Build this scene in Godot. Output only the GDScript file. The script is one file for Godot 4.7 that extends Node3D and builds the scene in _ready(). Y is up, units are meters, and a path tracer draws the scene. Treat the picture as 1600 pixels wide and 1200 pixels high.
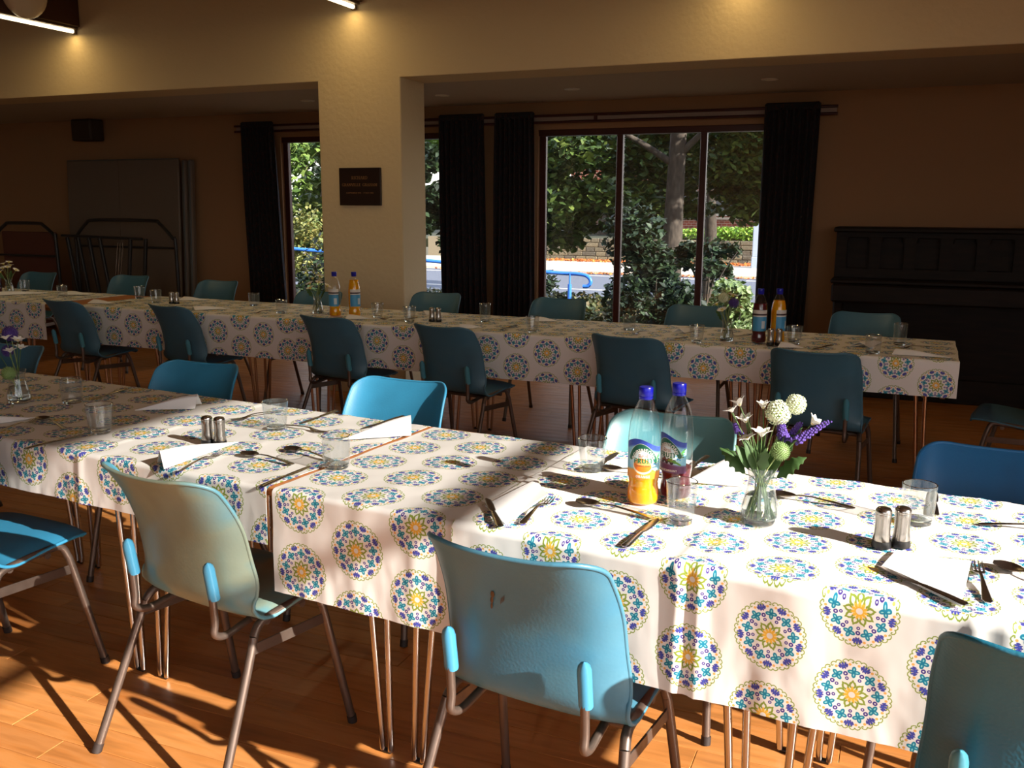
extends Node3D
# A hall with two long rows of dressed tables, a dark window bay behind, low sun from the right.

const T := 0.72
var M := {}
var used := {}
var rng := RandomNumberGenerator.new()
var noise := FastNoiseLite.new()

# ---------------------------------------------------------------- mesh builder
class MB:
	var v := PackedVector3Array()
	var n := PackedVector3Array()
	var uv := PackedVector2Array()
	var ix := PackedInt32Array()

	func put(p: Vector3, nn: Vector3, t: Vector2 = Vector2.ZERO) -> int:
		v.append(p); n.append(nn); uv.append(t)
		return v.size() - 1

	func face(a: int, b: int, c: int) -> void:
		var g := (v[b] - v[a]).cross(v[c] - v[a])
		if g.dot(n[a] + n[b] + n[c]) > 0.0:
			ix.append(a); ix.append(c); ix.append(b)
		else:
			ix.append(a); ix.append(b); ix.append(c)

	func poly(pts: Array, out: Vector3) -> void:
		var nn: Vector3 = (pts[1] - pts[0]).cross(pts[2] - pts[0]).normalized()
		if nn.dot(out) < 0.0:
			nn = -nn
		var f := v.size()
		for p in pts:
			put(p, nn, Vector2(p.x + p.z, p.y + p.z))
		for k in range(1, pts.size() - 1):
			face(f, f + k, f + k + 1)

	# chamfered box with centre c, full size s, turned by basis q
	func box(c: Vector3, s: Vector3, b: float = 0.0, q: Basis = Basis.IDENTITY) -> MB:
		var h := s * 0.5
		b = minf(b, minf(h.x, minf(h.y, h.z)) * 0.9)
		var at := func(sx: float, sy: float, sz: float, ax: int) -> Vector3:
			var p := Vector3(sx * (h.x - b), sy * (h.y - b), sz * (h.z - b))
			p[ax] = p[ax] + signf(p[ax]) * b
			return c + q * p
		for ax in 3:
			for sg in [-1.0, 1.0]:
				var o := [(ax + 1) % 3, (ax + 2) % 3]
				var ring := []
				for k in [[-1.0, -1.0], [1.0, -1.0], [1.0, 1.0], [-1.0, 1.0]]:
					var e := Vector3.ZERO
					e[ax] = sg; e[o[0]] = k[0]; e[o[1]] = k[1]
					ring.append(at.call(e.x, e.y, e.z, ax))
				var d := Vector3.ZERO
				d[ax] = sg
				var f := v.size()
				var nn := q * d
				for k in 4:
					var lp: Vector3 = q.transposed() * (ring[k] - c)
					put(ring[k], nn, Vector2(lp[o[0]], lp[o[1]]) if ax != 1 else Vector2(lp.x, lp.z))
				face(f, f + 1, f + 2); face(f, f + 2, f + 3)
		if b > 0.0:
			for ax in 3:
				var a1 := (ax + 1) % 3
				var a2 := (ax + 2) % 3
				for s1 in [-1.0, 1.0]:
					for s2 in [-1.0, 1.0]:
						var r := []
						for k in [[-1.0, a1], [1.0, a1], [1.0, a2], [-1.0, a2]]:
							var e := Vector3.ZERO
							e[ax] = k[0]; e[a1] = s1; e[a2] = s2
							r.append(at.call(e.x, e.y, e.z, k[1]))
						var d := Vector3.ZERO
						d[a1] = s1; d[a2] = s2
						poly(r, q * d)
			for sx in [-1.0, 1.0]:
				for sy in [-1.0, 1.0]:
					for sz in [-1.0, 1.0]:
						poly([at.call(sx, sy, sz, 0), at.call(sx, sy, sz, 1), at.call(sx, sy, sz, 2)], q * Vector3(sx, sy, sz))
		return self

	func tube(pts: Array, r, sides: int = 8, caps: bool = true) -> MB:
		var m := pts.size()
		var t0: Vector3 = (pts[1] - pts[0]).normalized()
		var up := Vector3.UP if absf(t0.y) < 0.9 else Vector3.RIGHT
		var e1 := t0.cross(up).normalized()
		var first := v.size()
		var len := 0.0
		for i in m:
			var t: Vector3 = (pts[mini(i + 1, m - 1)] - pts[maxi(i - 1, 0)]).normalized()
			e1 = (e1 - t * e1.dot(t)).normalized()
			var e2 := t.cross(e1)
			var rr: float = r[i] if r is Array else r
			if i > 0:
				len += pts[i].distance_to(pts[i - 1])
			for k in sides + 1:
				var a := TAU * k / sides
				var d := e1 * cos(a) + e2 * sin(a)
				put(pts[i] + d * rr, d, Vector2(float(k) / sides, len))
		for i in m - 1:
			for k in sides:
				var a := first + i * (sides + 1) + k
				face(a, a + 1, a + sides + 2); face(a, a + sides + 2, a + sides + 1)
		if caps:
			for e in [0, m - 1]:
				var rr: float = r[e] if r is Array else r
				if rr < 0.0004:
					continue
				var d: Vector3 = (pts[0] - pts[1]).normalized() if e == 0 else (pts[m - 1] - pts[m - 2]).normalized()
				var c := put(pts[e], d)
				for k in sides + 1:
					put(v[first + e * (sides + 1) + k], d)
				for k in sides:
					face(c, c + 1 + k, c + 2 + k)
		return self

	# elliptical sections along centres; ws half widths along side, hs half heights along up
	func loft(cs: Array, side: Vector3, up: Vector3, ws: Array, hs: Array, k: int = 8) -> MB:
		var f := v.size()
		for i in cs.size():
			for j in k + 1:
				var a := TAU * j / k
				var d := side * cos(a) / maxf(ws[i], 1e-4) + up * sin(a) / maxf(hs[i], 1e-4)
				put(cs[i] + side * cos(a) * ws[i] + up * sin(a) * hs[i], d.normalized(), Vector2(float(j) / k, float(i)))
		for i in cs.size() - 1:
			for j in k:
				var a := f + i * (k + 1) + j
				face(a, a + 1, a + k + 2); face(a, a + k + 2, a + k + 1)
		for e in [0, cs.size() - 1]:
			var d: Vector3 = cs[0] - cs[1] if e == 0 else cs[-1] - cs[-2]
			var c := put(cs[e], d.normalized())
			for j in k + 1:
				put(v[f + e * (k + 1) + j], d.normalized())
			for j in k:
				face(c, c + 1 + j, c + 2 + j)
		return self

	# profile of (radius, height) turned about y at c; lobes ripple the wall
	func lathe(pr: Array, seg: int = 20, c: Vector3 = Vector3.ZERO, lobes: int = 0, deep: float = 0.0, turn: float = 0.0) -> MB:
		var m := pr.size()
		var sn := []
		for i in m - 1:
			var d: Vector2 = pr[i + 1] - pr[i]
			sn.append(Vector2(d.y, -d.x).normalized())
		for i in m - 1:
			var na: Vector2 = sn[i]
			var nb: Vector2 = sn[i]
			if i > 0 and sn[i - 1].dot(sn[i]) > 0.6:
				na = (sn[i - 1] + sn[i]).normalized()
			if i < m - 2 and sn[i + 1].dot(sn[i]) > 0.6:
				nb = (sn[i + 1] + sn[i]).normalized()
			var f := v.size()
			for k in seg + 1:
				var a := TAU * k / seg + turn
				var dd := 1.0 + (deep * cos(a * lobes) if lobes > 0 else 0.0)
				var cs := cos(a)
				var s := sin(a)
				put(c + Vector3(cs * pr[i].x * dd, pr[i].y, s * pr[i].x * dd), Vector3(cs * na.x, na.y, s * na.x), Vector2(float(k) / seg, pr[i].y))
				put(c + Vector3(cs * pr[i + 1].x * dd, pr[i + 1].y, s * pr[i + 1].x * dd), Vector3(cs * nb.x, nb.y, s * nb.x), Vector2(float(k) / seg, pr[i + 1].y))
			for k in seg:
				var b := f + k * 2
				face(b, b + 1, b + 3); face(b, b + 3, b + 2)
		return self

	# a sheet of points rows[i][j] given a thickness; uvs[i][j] optional
	func sheet(rows: Array, th: float, uvs: Array = []) -> MB:
		var a := rows.size()
		var w: int = rows[0].size()
		var nr := []
		for i in a:
			var line := PackedVector3Array()
			for j in w:
				var di: Vector3 = rows[mini(i + 1, a - 1)][j] - rows[maxi(i - 1, 0)][j]
				var dj: Vector3 = rows[i][mini(j + 1, w - 1)] - rows[i][maxi(j - 1, 0)]
				var g := di.cross(dj)
				line.append(g.normalized() if g.length_squared() > 1e-16 else Vector3.UP)
			nr.append(line)
		for side in [1.0, -1.0]:
			if th <= 0.0 and side < 0.0:
				break
			var f := v.size()
			for i in a:
				for j in w:
					put(rows[i][j] + nr[i][j] * (th * 0.5 * side), nr[i][j] * side, uvs[i][j] if uvs.size() else Vector2(float(j) / w, float(i) / a))
			for i in a - 1:
				for j in w - 1:
					var q := f + i * w + j
					face(q, q + 1, q + w + 1); face(q, q + w + 1, q + w)
		if th > 0.0:
			var rim := []
			for j in w: rim.append([0, j])
			for i in range(1, a): rim.append([i, w - 1])
			for j in range(w - 2, -1, -1): rim.append([a - 1, j])
			for i in range(a - 2, -1, -1): rim.append([i, 0])
			var mid: Vector3 = rows[a / 2][w / 2]
			for k in rim.size() - 1:
				var p: Vector3 = rows[rim[k][0]][rim[k][1]]
				var q: Vector3 = rows[rim[k + 1][0]][rim[k + 1][1]]
				if p.distance_squared_to(q) < 1e-14:
					continue
				var np: Vector3 = nr[rim[k][0]][rim[k][1]] * (th * 0.5)
				var nq: Vector3 = nr[rim[k + 1][0]][rim[k + 1][1]] * (th * 0.5)
				var inward: Vector3 = rows[clampi(rim[k][0], 1, a - 2)][clampi(rim[k][1], 1, w - 2)] - p
				var out := (q - p).cross(np).normalized()
				if out.dot(inward) > 0.0:
					out = -out
				var f := v.size()
				var tt: Vector2 = uvs[rim[k][0]][rim[k][1]] if uvs.size() else Vector2.ZERO
				put(p + np, out, tt); put(p - np, out, tt); put(q - nq, out, tt); put(q + nq, out, tt)
				face(f, f + 1, f + 2); face(f, f + 2, f + 3)
		return self

	func ball(c: Vector3, r: Vector3, seg: int = 12, rings: int = 8, q: Basis = Basis.IDENTITY) -> MB:
		var f := v.size()
		for i in rings + 1:
			var th := PI * i / rings
			for k in seg + 1:
				var a := TAU * k / seg
				var d := Vector3(sin(th) * cos(a), cos(th), sin(th) * sin(a))
				put(c + q * (d * r), (q * (d / r)).normalized(), Vector2(float(k) / seg, float(i) / rings))
		for i in rings:
			for k in seg:
				var a := f + i * (seg + 1) + k
				face(a, a + 1, a + seg + 2); face(a, a + seg + 2, a + seg + 1)
		return self

	# a flat outline (x, y) given a depth along z, placed by tr
	func slab(outline: PackedVector2Array, z0: float, z1: float, tr: Transform3D = Transform3D.IDENTITY) -> MB:
		var tri := Geometry2D.triangulate_polygon(outline)
		for side in [[z0, signf(z0 - z1)], [z1, signf(z1 - z0)]]:
			var f := v.size()
			for p in outline:
				put(tr * Vector3(p.x, p.y, side[0]), tr.basis * Vector3(0, 0, side[1]), p)
			for k in range(0, tri.size(), 3):
				face(f + tri[k], f + tri[k + 1], f + tri[k + 2])
		var cw := Geometry2D.is_polygon_clockwise(outline)
		for k in outline.size():
			var p := outline[k]
			var q := outline[(k + 1) % outline.size()]
			var d := (q - p).normalized()
			var o := Vector3(d.y, -d.x, 0) * (-1.0 if cw else 1.0)
			var f := v.size()
			for e in [[p, z0], [q, z0], [q, z1], [p, z1]]:
				put(tr * Vector3(e[0].x, e[0].y, e[1]), tr.basis * o, e[0])
			face(f, f + 1, f + 2); face(f, f + 2, f + 3)
		return self

	# strips of ground: (z, y) steps joined across from x0 to x1, with depth below
	func poly_strip(steps: Array, x0: float, x1: float) -> MB:
		for i in steps.size() - 1:
			var a: Vector2 = steps[i]
			var b: Vector2 = steps[i + 1]
			poly([Vector3(x0, a.y, a.x), Vector3(x1, a.y, a.x), Vector3(x1, b.y, b.x), Vector3(x0, b.y, b.x)], Vector3.UP)
			poly([Vector3(x0, a.y - 0.4, a.x), Vector3(x1, a.y - 0.4, a.x), Vector3(x1, b.y - 0.4, b.x), Vector3(x0, b.y - 0.4, b.x)], Vector3.DOWN)
		for e in [0, steps.size() - 1]:
			var a: Vector2 = steps[e]
			poly([Vector3(x0, a.y, a.x), Vector3(x1, a.y, a.x), Vector3(x1, a.y - 0.4, a.x), Vector3(x0, a.y - 0.4, a.x)], Vector3(0, 0, 1 if e == 0 else -1))
		return self

	func mesh() -> ArrayMesh:
		var a := []
		a.resize(Mesh.ARRAY_MAX)
		a[Mesh.ARRAY_VERTEX] = v
		a[Mesh.ARRAY_NORMAL] = n
		a[Mesh.ARRAY_TEX_UV] = uv
		a[Mesh.ARRAY_INDEX] = ix
		var m := ArrayMesh.new()
		m.add_surface_from_arrays(Mesh.PRIMITIVE_TRIANGLES, a)
		return m

# ---------------------------------------------------------------- scene helpers
func numbered(called: String, parent: Node) -> String:
	var key := str(parent.get_instance_id()) + called
	var k: int = used.get(key, 0)
	used[key] = k + 1
	return called if k == 0 else "%s_%03d" % [called, k]

func obj(called: String, mesh, mat: Material, parent: Node = self) -> MeshInstance3D:
	var o := MeshInstance3D.new()
	o.mesh = mesh.mesh() if mesh is MB else mesh
	o.material_override = mat
	o.name = numbered(called, parent)
	parent.add_child(o, true)
	return o

func tag(o: Node, label: String, category: String = "", group: String = "", kind: String = "") -> Node:
	o.set_meta("label", label)
	if category: o.set_meta("category", category)
	if group: o.set_meta("group", group)
	if kind: o.set_meta("kind", kind)
	return o

func thing(called: String, label: String, category: String, at: Vector3 = Vector3.ZERO, turn: float = 0.0, group: String = "") -> Node3D:
	var o := Node3D.new()
	o.name = numbered(called, self)
	add_child(o, true)
	o.position = at
	o.rotation.y = turn
	tag(o, label, category, group)
	return o

func dup(src: Node3D, called: String, label: String, at: Vector3, turn: float, group: String = "") -> Node3D:
	var r: Node3D = src.duplicate()
	r.name = numbered(called, self)
	add_child(r, true)
	r.position = at
	r.rotation.y = turn
	r.set_meta("label", label)
	if group: r.set_meta("group", group)
	return r

func struct(called: String, mesh, mat: Material, label: String, category: String) -> MeshInstance3D:
	var o := obj(called, mesh, mat)
	tag(o, label, category, "", "structure")
	return o

func mat(c: Color, rough: float = 0.6, metal: float = 0.0) -> StandardMaterial3D:
	var m := StandardMaterial3D.new()
	m.albedo_color = c
	m.roughness = rough
	m.metallic = metal
	return m

func pane_mat(a: float, c: Color = Color(1, 1, 1)) -> StandardMaterial3D:
	var m := mat(Color(c.r, c.g, c.b, a), 0.02)
	m.transparency = BaseMaterial3D.TRANSPARENCY_ALPHA
	return m

func spline(pts: Array, per: int = 6) -> Array:
	var out := []
	for i in pts.size() - 1:
		var a: Vector3 = pts[maxi(i - 1, 0)]
		var b: Vector3 = pts[i]
		var c: Vector3 = pts[i + 1]
		var d: Vector3 = pts[mini(i + 2, pts.size() - 1)]
		for k in per:
			out.append(b.cubic_interpolate(c, a, d, float(k) / per))
	out.append(pts[-1])
	return out

func noise_tex(freq: float, ramp: Array, seed_: int, size: int = 512, bump: bool = false, oct: int = 4) -> NoiseTexture2D:
	var f := FastNoiseLite.new()
	f.seed = seed_
	f.frequency = freq
	f.fractal_octaves = oct
	var t := NoiseTexture2D.new()
	t.width = size
	t.height = size
	t.seamless = true
	t.noise = f
	if bump:
		t.as_normal_map = true
		t.bump_strength = 4.0
	if ramp.size():
		var g := Gradient.new()
		var off := PackedFloat32Array()
		var col := PackedColorArray()
		for e in ramp:
			off.append(e[0]); col.append(e[1])
		g.offsets = off
		g.colors = col
		t.color_ramp = g
	return t

# ---------------------------------------------------------------- cloth print
class Paint:
	var w: int
	var h: int
	var d: PackedFloat32Array
	func _init(ww: int, hh: int, c: Color) -> void:
		w = ww; h = hh
		d = PackedFloat32Array()
		d.resize(w * h * 3)
		for i in w * h:
			d[i * 3] = c.r; d[i * 3 + 1] = c.g; d[i * 3 + 2] = c.b
	func over(x: int, y: int, c: Color, k: float) -> void:
		x = posmod(x, w); y = posmod(y, h)
		var i := (y * w + x) * 3
		d[i] += (c.r - d[i]) * k
		d[i + 1] += (c.g - d[i + 1]) * k
		d[i + 2] += (c.b - d[i + 2]) * k
	# filled ellipse, turned; hole is the share of it left open
	func blob(cx: float, cy: float, a: float, b: float, turn: float, c: Color, hole: float = 0.0) -> void:
		var r := maxf(a, b) + 1.5
		var cs := cos(turn)
		var sn := sin(turn)
		var soft := minf(a, b)
		for y in range(int(cy - r), int(cy + r) + 1):
			for x in range(int(cx - r), int(cx + r) + 1):
				var dx := x - cx
				var dy := y - cy
				var u := (dx * cs + dy * sn) / a
				var q := (-dx * sn + dy * cs) / b
				var l := sqrt(u * u + q * q)
				var k := clampf((1.0 - l) * soft + 0.5, 0.0, 1.0)
				if hole > 0.0:
					k *= clampf((l - hole) * soft + 0.5, 0.0, 1.0)
				if k > 0.0:
					over(x, y, c, k)
	func stroke(pts: Array, r: float, c: Color) -> void:
		for i in pts.size() - 1:
			var p: Vector2 = pts[i]
			var q: Vector2 = pts[i + 1]
			var x0 := int(minf(p.x, q.x) - r - 1.5)
			var x1 := int(maxf(p.x, q.x) + r + 1.5)
			var y0 := int(minf(p.y, q.y) - r - 1.5)
			var y1 := int(maxf(p.y, q.y) + r + 1.5)
			for y in range(y0, y1 + 1):
				for x in range(x0, x1 + 1):
					var g := Geometry2D.get_closest_point_to_segment(Vector2(x, y), p, q)
					var k := clampf(r - g.distance_to(Vector2(x, y)) + 0.5, 0.0, 1.0)
					if k > 0.0:
						over(x, y, c, k)
	func image() -> Image:
		var b := PackedByteArray()
		b.resize(w * h * 3)
		for i in w * h * 3:
			b[i] = int(clampf(d[i], 0.0, 1.0) * 255.0 + 0.5)
		return Image.create_from_data(w, h, false, Image.FORMAT_RGB8, b)

func medallion(p: Paint, cx: float, cy: float, r: float) -> void:
	var green := Color8(138, 156, 62)
	var yellow := Color8(240, 186, 70)
	var orange := Color8(236, 176, 96)
	var teal := Color8(28, 128, 158)
	var pale := Color8(150, 214, 214)
	var blue := Color8(66, 88, 182)
	var purple := Color8(72, 56, 138)
	var at := func(rad: float, a: float) -> Vector2: return Vector2(cx + cos(a) * rad * r, cy + sin(a) * rad * r)
	p.blob(cx, cy, 0.165 * r, 0.165 * r, 0.0, yellow, 0.52)
	for k in 11:
		var a := TAU * k / 11.0 - PI / 2
		var q: Vector2 = at.call(0.175, a)
		p.blob(q.x, q.y, 0.062 * r, 0.036 * r, a, yellow)
		q = at.call(0.145, a + PI / 11)
		p.blob(q.x, q.y, 0.022 * r, 0.012 * r, a + PI / 11, Color8(250, 225, 150))
	for k in 9:
		var a := -PI / 2 + TAU * k / 9.0
		var m := a + PI / 9
		# leaf-shaped green outline round the star
		for s in [-1.0, 1.0]:
			var line := []
			for e in [[0.215, 0.20], [0.25, 0.245], [0.285, 0.235], [0.315, 0.17], [0.345, 0.08], [0.385, 0.012]]:
				line.append(at.call(e[0], a + s * e[1]))
			p.stroke(line, 0.020 * r, green)
			line = [at.call(0.36, a + s * 0.06), at.call(0.345, a + s * 0.16), at.call(0.30, a + s * 0.27), at.call(0.25, a + s * 0.34)]
			p.stroke(line, 0.014 * r, green)
		var q: Vector2 = at.call(0.385, a)
		p.blob(q.x, q.y, 0.035 * r, 0.018 * r, a, green)
		# pair of rings
		q = at.call(0.465, m)
		p.blob(q.x, q.y, 0.047 * r, 0.047 * r, 0.0, purple, 0.40)
		q = at.call(0.597, m)
		p.blob(q.x, q.y, 0.060 * r, 0.060 * r, 0.0, purple, 0.38)
		# four-leaf flower
		for e in 4:
			var t := a + e * PI / 2
			q = at.call(0.64, a)
			q += Vector2(cos(t), sin(t)) * 0.078 * r
			p.blob(q.x, q.y, 0.082 * r, 0.055 * r, t, teal)
			p.blob(q.x, q.y, 0.036 * r, 0.018 * r, t, pale)
		# tulip-like blue flower
		for e in [[0.785, 0.0, 0.045, 0.05], [0.84, 0.075, 0.06, 0.027], [0.84, -0.075, 0.06, 0.027], [0.805, 0.12, 0.052, 0.022], [0.805, -0.12, 0.052, 0.022], [0.862, 0.0, 0.05, 0.026], [0.745, 0.05, 0.03, 0.014], [0.745, -0.05, 0.03, 0.014]]:
			q = at.call(e[0], m + e[1])
			p.blob(q.x, q.y, (e[2] + 0.002) * r, (e[3] + 0.002) * r, m + e[1] * 4.0, purple)
			p.blob(q.x, q.y, (e[2] - 0.012) * r, maxf(e[3] - 0.012, 0.006) * r, m + e[1] * 4.0, blue)
		for s in [-1.0, 1.0]:
			q = at.call(0.845, a + s * 0.135)
			p.blob(q.x, q.y, 0.038 * r, 0.036 * r, 0.0, orange)
	# scrolled rim
	for k in 36:
		var a := TAU * k / 36.0
		var line := []
		for e in [[0.0, 0.935], [0.02, 0.965], [0.06, 0.985], [0.11, 0.975], [0.15, 0.94], [0.15, 0.905], [0.12, 0.895], [0.105, 0.91]]:
			line.append(at.call(e[1], a + (e[0] if k % 2 == 0 else 0.1745 - e[0])))
		p.stroke(line, 0.0125 * r, green)

func cloth_material() -> StandardMaterial3D:
	var p := Paint.new(704, 370, Color8(236, 232, 226))
	medallion(p, 176.0, 92.5, 158.0)
	medallion(p, 528.0, 277.5, 158.0)
	var m := mat(Color.WHITE, 0.55)
	m.albedo_texture = ImageTexture.create_from_image(p.image())
	m.metallic_specular = 0.35
	return m

# ---------------------------------------------------------------- materials
func make_materials() -> void:
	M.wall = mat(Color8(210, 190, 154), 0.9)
	M.wall.normal_enabled = true
	M.wall.normal_texture = noise_tex(0.05, [], 5, 256, true)
	M.wall.normal_scale = 0.15
	M.wall.uv1_triplanar = true
	M.wall.uv1_scale = Vector3(1.5, 1.5, 1.5)
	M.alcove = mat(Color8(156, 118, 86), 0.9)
	M.ceiling = mat(Color8(180, 168, 156), 0.95)
	M.frame = mat(Color8(66, 26, 24), 0.4)
	M.dark_wood = mat(Color8(70, 40, 26), 0.5)
	M.cloth = cloth_material()
	for k in 4:
		var tone: Color = [Color8(180, 114, 58), Color8(188, 121, 62), Color8(170, 104, 50), Color8(195, 128, 68)][k]
		var m := mat(Color.WHITE, 0.33)
		m.albedo_texture = noise_tex(0.012, [[0.0, tone.darkened(0.16)], [0.45, tone], [0.6, tone.lightened(0.04)], [1.0, tone.darkened(0.08)]], 20 + k, 512)
		m.uv1_scale = Vector3(0.35, 3.2, 1)
		m.uv1_offset = Vector3(k * 0.23, k * 0.37, 0)
		m.roughness_texture = noise_tex(0.02, [[0.0, Color(0.28, 0.28, 0.28)], [1.0, Color(0.5, 0.5, 0.5)]], 40 + k, 256)
		m.roughness = 1.0
		M["plank%d" % k] = m
	M.joint = mat(Color8(40, 22, 12), 0.8)
	M.table_top = mat(Color8(196, 128, 74), 0.4)
	M.chrome = mat(Color8(196, 190, 184), 0.22, 1.0)
	M.copper = mat(Color8(186, 138, 104), 0.3, 1.0)
	M.bronze = mat(Color8(112, 96, 86), 0.36, 0.7)
	M.bronze.roughness_texture = noise_tex(0.06, [[0.0, Color(0.25, 0.25, 0.25)], [1.0, Color(0.6, 0.6, 0.6)]], 60, 256)
	M.bronze.roughness = 1.0
	M.cap = mat(Color8(46, 36, 32), 0.6)
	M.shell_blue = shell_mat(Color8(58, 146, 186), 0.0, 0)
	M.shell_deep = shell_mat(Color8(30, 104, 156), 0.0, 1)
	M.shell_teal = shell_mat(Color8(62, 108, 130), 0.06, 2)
	M.shell_pale = shell_mat(Color8(96, 160, 172), 0.2, 3)
	M.shell_worn = shell_mat(Color8(82, 146, 168), 0.66, 4)
	M.shell_dark = shell_mat(Color8(30, 104, 128), 0.0, 5)
	M.shell_dark.heightmap_scale = 0.09
	M.shell_grey = shell_mat(Color8(64, 124, 152), 0.10, 6)
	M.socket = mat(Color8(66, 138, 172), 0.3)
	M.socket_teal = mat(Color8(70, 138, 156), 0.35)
	M.steel = mat(Color8(176, 170, 164), 0.24, 1.0)
	M.blade = mat(Color8(150, 140, 132), 0.3, 1.0)
	M.black = mat(Color8(24, 22, 22), 0.4)
	M.napkin = mat(Color8(240, 238, 236), 0.9)
	M.glass = pane_mat(0.09, Color(0.42, 0.47, 0.47))
	M.glass_base = mat(Color(0.96, 0.98, 0.98, 0.0), 0.02)
	M.glass_base.refraction_enabled = true
	M.glass_base.refraction_scale = 0.05
	M.pet = pane_mat(0.03, Color(0.4, 0.43, 0.44))
	M.cap_blue = mat(Color8(12, 20, 158), 0.3)
	M.orange_juice = mat(Color8(255, 204, 0), 0.2)
	M.orange_juice.subsurf_scatter_enabled = true
	M.orange_juice.subsurf_scatter_strength = 0.35
	M.orange_juice.backlight_enabled = true
	M.orange_juice.backlight = Color(0.9, 0.5, 0.05)
	M.dark_juice = mat(Color8(84, 12, 28), 0.15)
	M.dark_juice.backlight_enabled = true
	M.dark_juice.backlight = Color(0.5, 0.02, 0.06)
	M.window_glass = pane_mat(0.006)
	M.tinted = pane_mat(0.30, Color(0.5, 0.52, 0.52))
	M.stem = mat(Color8(84, 112, 58), 0.6)
	M.stem_pale = mat(Color8(140, 156, 96), 0.6)
	M.leaf = mat(Color8(62, 92, 44), 0.6)
	M.leaf.backlight_enabled = true
	M.leaf.backlight = Color(0.2, 0.3, 0.06)
	M.petal = mat(Color8(244, 242, 234), 0.7)
	M.petal.backlight_enabled = true
	M.petal.backlight = Color(0.4, 0.4, 0.36)
	M.allium = mat(Color8(232, 238, 206), 0.7)
	M.allium_core = mat(Color8(140, 172, 70), 0.7)
	M.thistle = mat(Color8(126, 152, 92), 0.6)
	M.purple = mat(Color8(84, 58, 140), 0.7)
	M.stamen = mat(Color8(216, 196, 80), 0.7)
	M.curtain = mat(Color.WHITE, 0.95)
	M.curtain.albedo_texture = noise_tex(0.035, [[0.0, Color8(20, 22, 28)], [0.62, Color8(26, 26, 32)], [0.72, Color8(74, 28, 24)], [0.8, Color8(28, 28, 34)], [1.0, Color8(20, 22, 28)]], 70, 512)
	M.curtain.uv1_scale = Vector3(2.0, 1.0, 1.0)
	M.rail_white = mat(Color8(150, 130, 118), 0.6)
	M.rail_red = mat(Color8(64, 20, 20), 0.4)
	M.piano = mat(Color8(36, 23, 17), 0.62)
	M.piano.metallic_specular = 0.35
	M.piano.albedo_texture = noise_tex(0.01, [[0.0, Color8(150, 140, 130)], [1.0, Color8(255, 255, 255)]], 80, 256)
	M.piano.uv1_scale = Vector3(1.0, 6.0, 1.0)
	M.plaque = mat(Color8(34, 20, 18), 0.35)
	M.gilt = mat(Color8(150, 112, 76), 0.5, 0.3)
	M.grey_board = mat(Color8(112, 98, 86), 0.7)
	M.grey_edge = mat(Color8(90, 92, 92), 0.5)
	M.red_board = mat(Color8(92, 50, 40), 0.6)
	M.dark_steel = mat(Color8(62, 62, 64), 0.45, 0.6)
	M.opal = mat(Color8(226, 214, 190), 0.35)
	M.tube_light = mat(Color8(255, 244, 220), 0.4)
	M.tube_light.emission_enabled = true
	M.tube_light.emission = Color(1.0, 0.93, 0.76)
	M.tube_light.emission_energy_multiplier = 3.0
	M.speaker = mat(Color8(58, 46, 38), 0.7)
	M.white_paint = mat(Color8(214, 208, 200), 0.6)
	M.asphalt = mat(Color.WHITE, 0.9)
	M.asphalt.albedo_texture = noise_tex(0.2, [[0.0, Color8(76, 80, 92)], [1.0, Color8(106, 110, 120)]], 90, 256)
	M.asphalt.uv1_triplanar = true
	M.asphalt.uv1_scale = Vector3(0.4, 0.4, 0.4)
	M.paving = mat(Color8(196, 182, 164), 0.9)
	M.lawn = mat(Color.WHITE, 1.0)
	M.lawn.albedo_texture = noise_tex(0.08, [[0.0, Color8(26, 32, 16)], [0.5, Color8(46, 52, 28)], [1.0, Color8(72, 64, 40)]], 91, 512)
	M.lawn.uv1_triplanar = true
	M.lawn.uv1_scale = Vector3(0.3, 0.3, 0.3)
	for k in 3:
		var st := mat(Color.WHITE, 0.95)
		var c: Color = [Color8(98, 88, 68), Color8(82, 74, 60), Color8(112, 100, 76)][k]
		st.albedo_texture = noise_tex(0.05, [[0.0, c.darkened(0.35)], [0.5, c], [1.0, c.lightened(0.15)]], 95 + k, 256)
		st.uv1_triplanar = true
		st.uv1_scale = Vector3(1.2, 1.2, 1.2)
		M["stone%d" % k] = st
	M.mortar = mat(Color8(126, 114, 92), 0.95)
	M.house_pane = mat(Color8(70, 78, 86), 0.15)
	M.rail_blue = mat(Color8(54, 120, 222), 0.35)
	M.bark = mat(Color.WHITE, 0.95)
	M.bark.albedo_texture = noise_tex(0.04, [[0.0, Color8(30, 24, 20)], [0.55, Color8(62, 54, 46)], [1.0, Color8(96, 86, 74)]], 99, 256)
	M.bark.uv1_triplanar = true
	M.bark.uv1_scale = Vector3(1.4, 0.5, 1.4)
	M.foliage = mat(Color.WHITE, 0.55)
	M.foliage.vertex_color_use_as_albedo = true
	M.foliage.backlight_enabled = true
	M.foliage.backlight = Color(0.45, 0.5, 0.2)
	M.litter = mat(Color.WHITE, 0.8)
	M.litter.vertex_color_use_as_albedo = true
	M.brick = mat(Color.WHITE, 0.9)
	M.brick.albedo_texture = brick_tex()
	M.brick.uv1_scale = Vector3(1.0, 1.0, 1.0)

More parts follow.
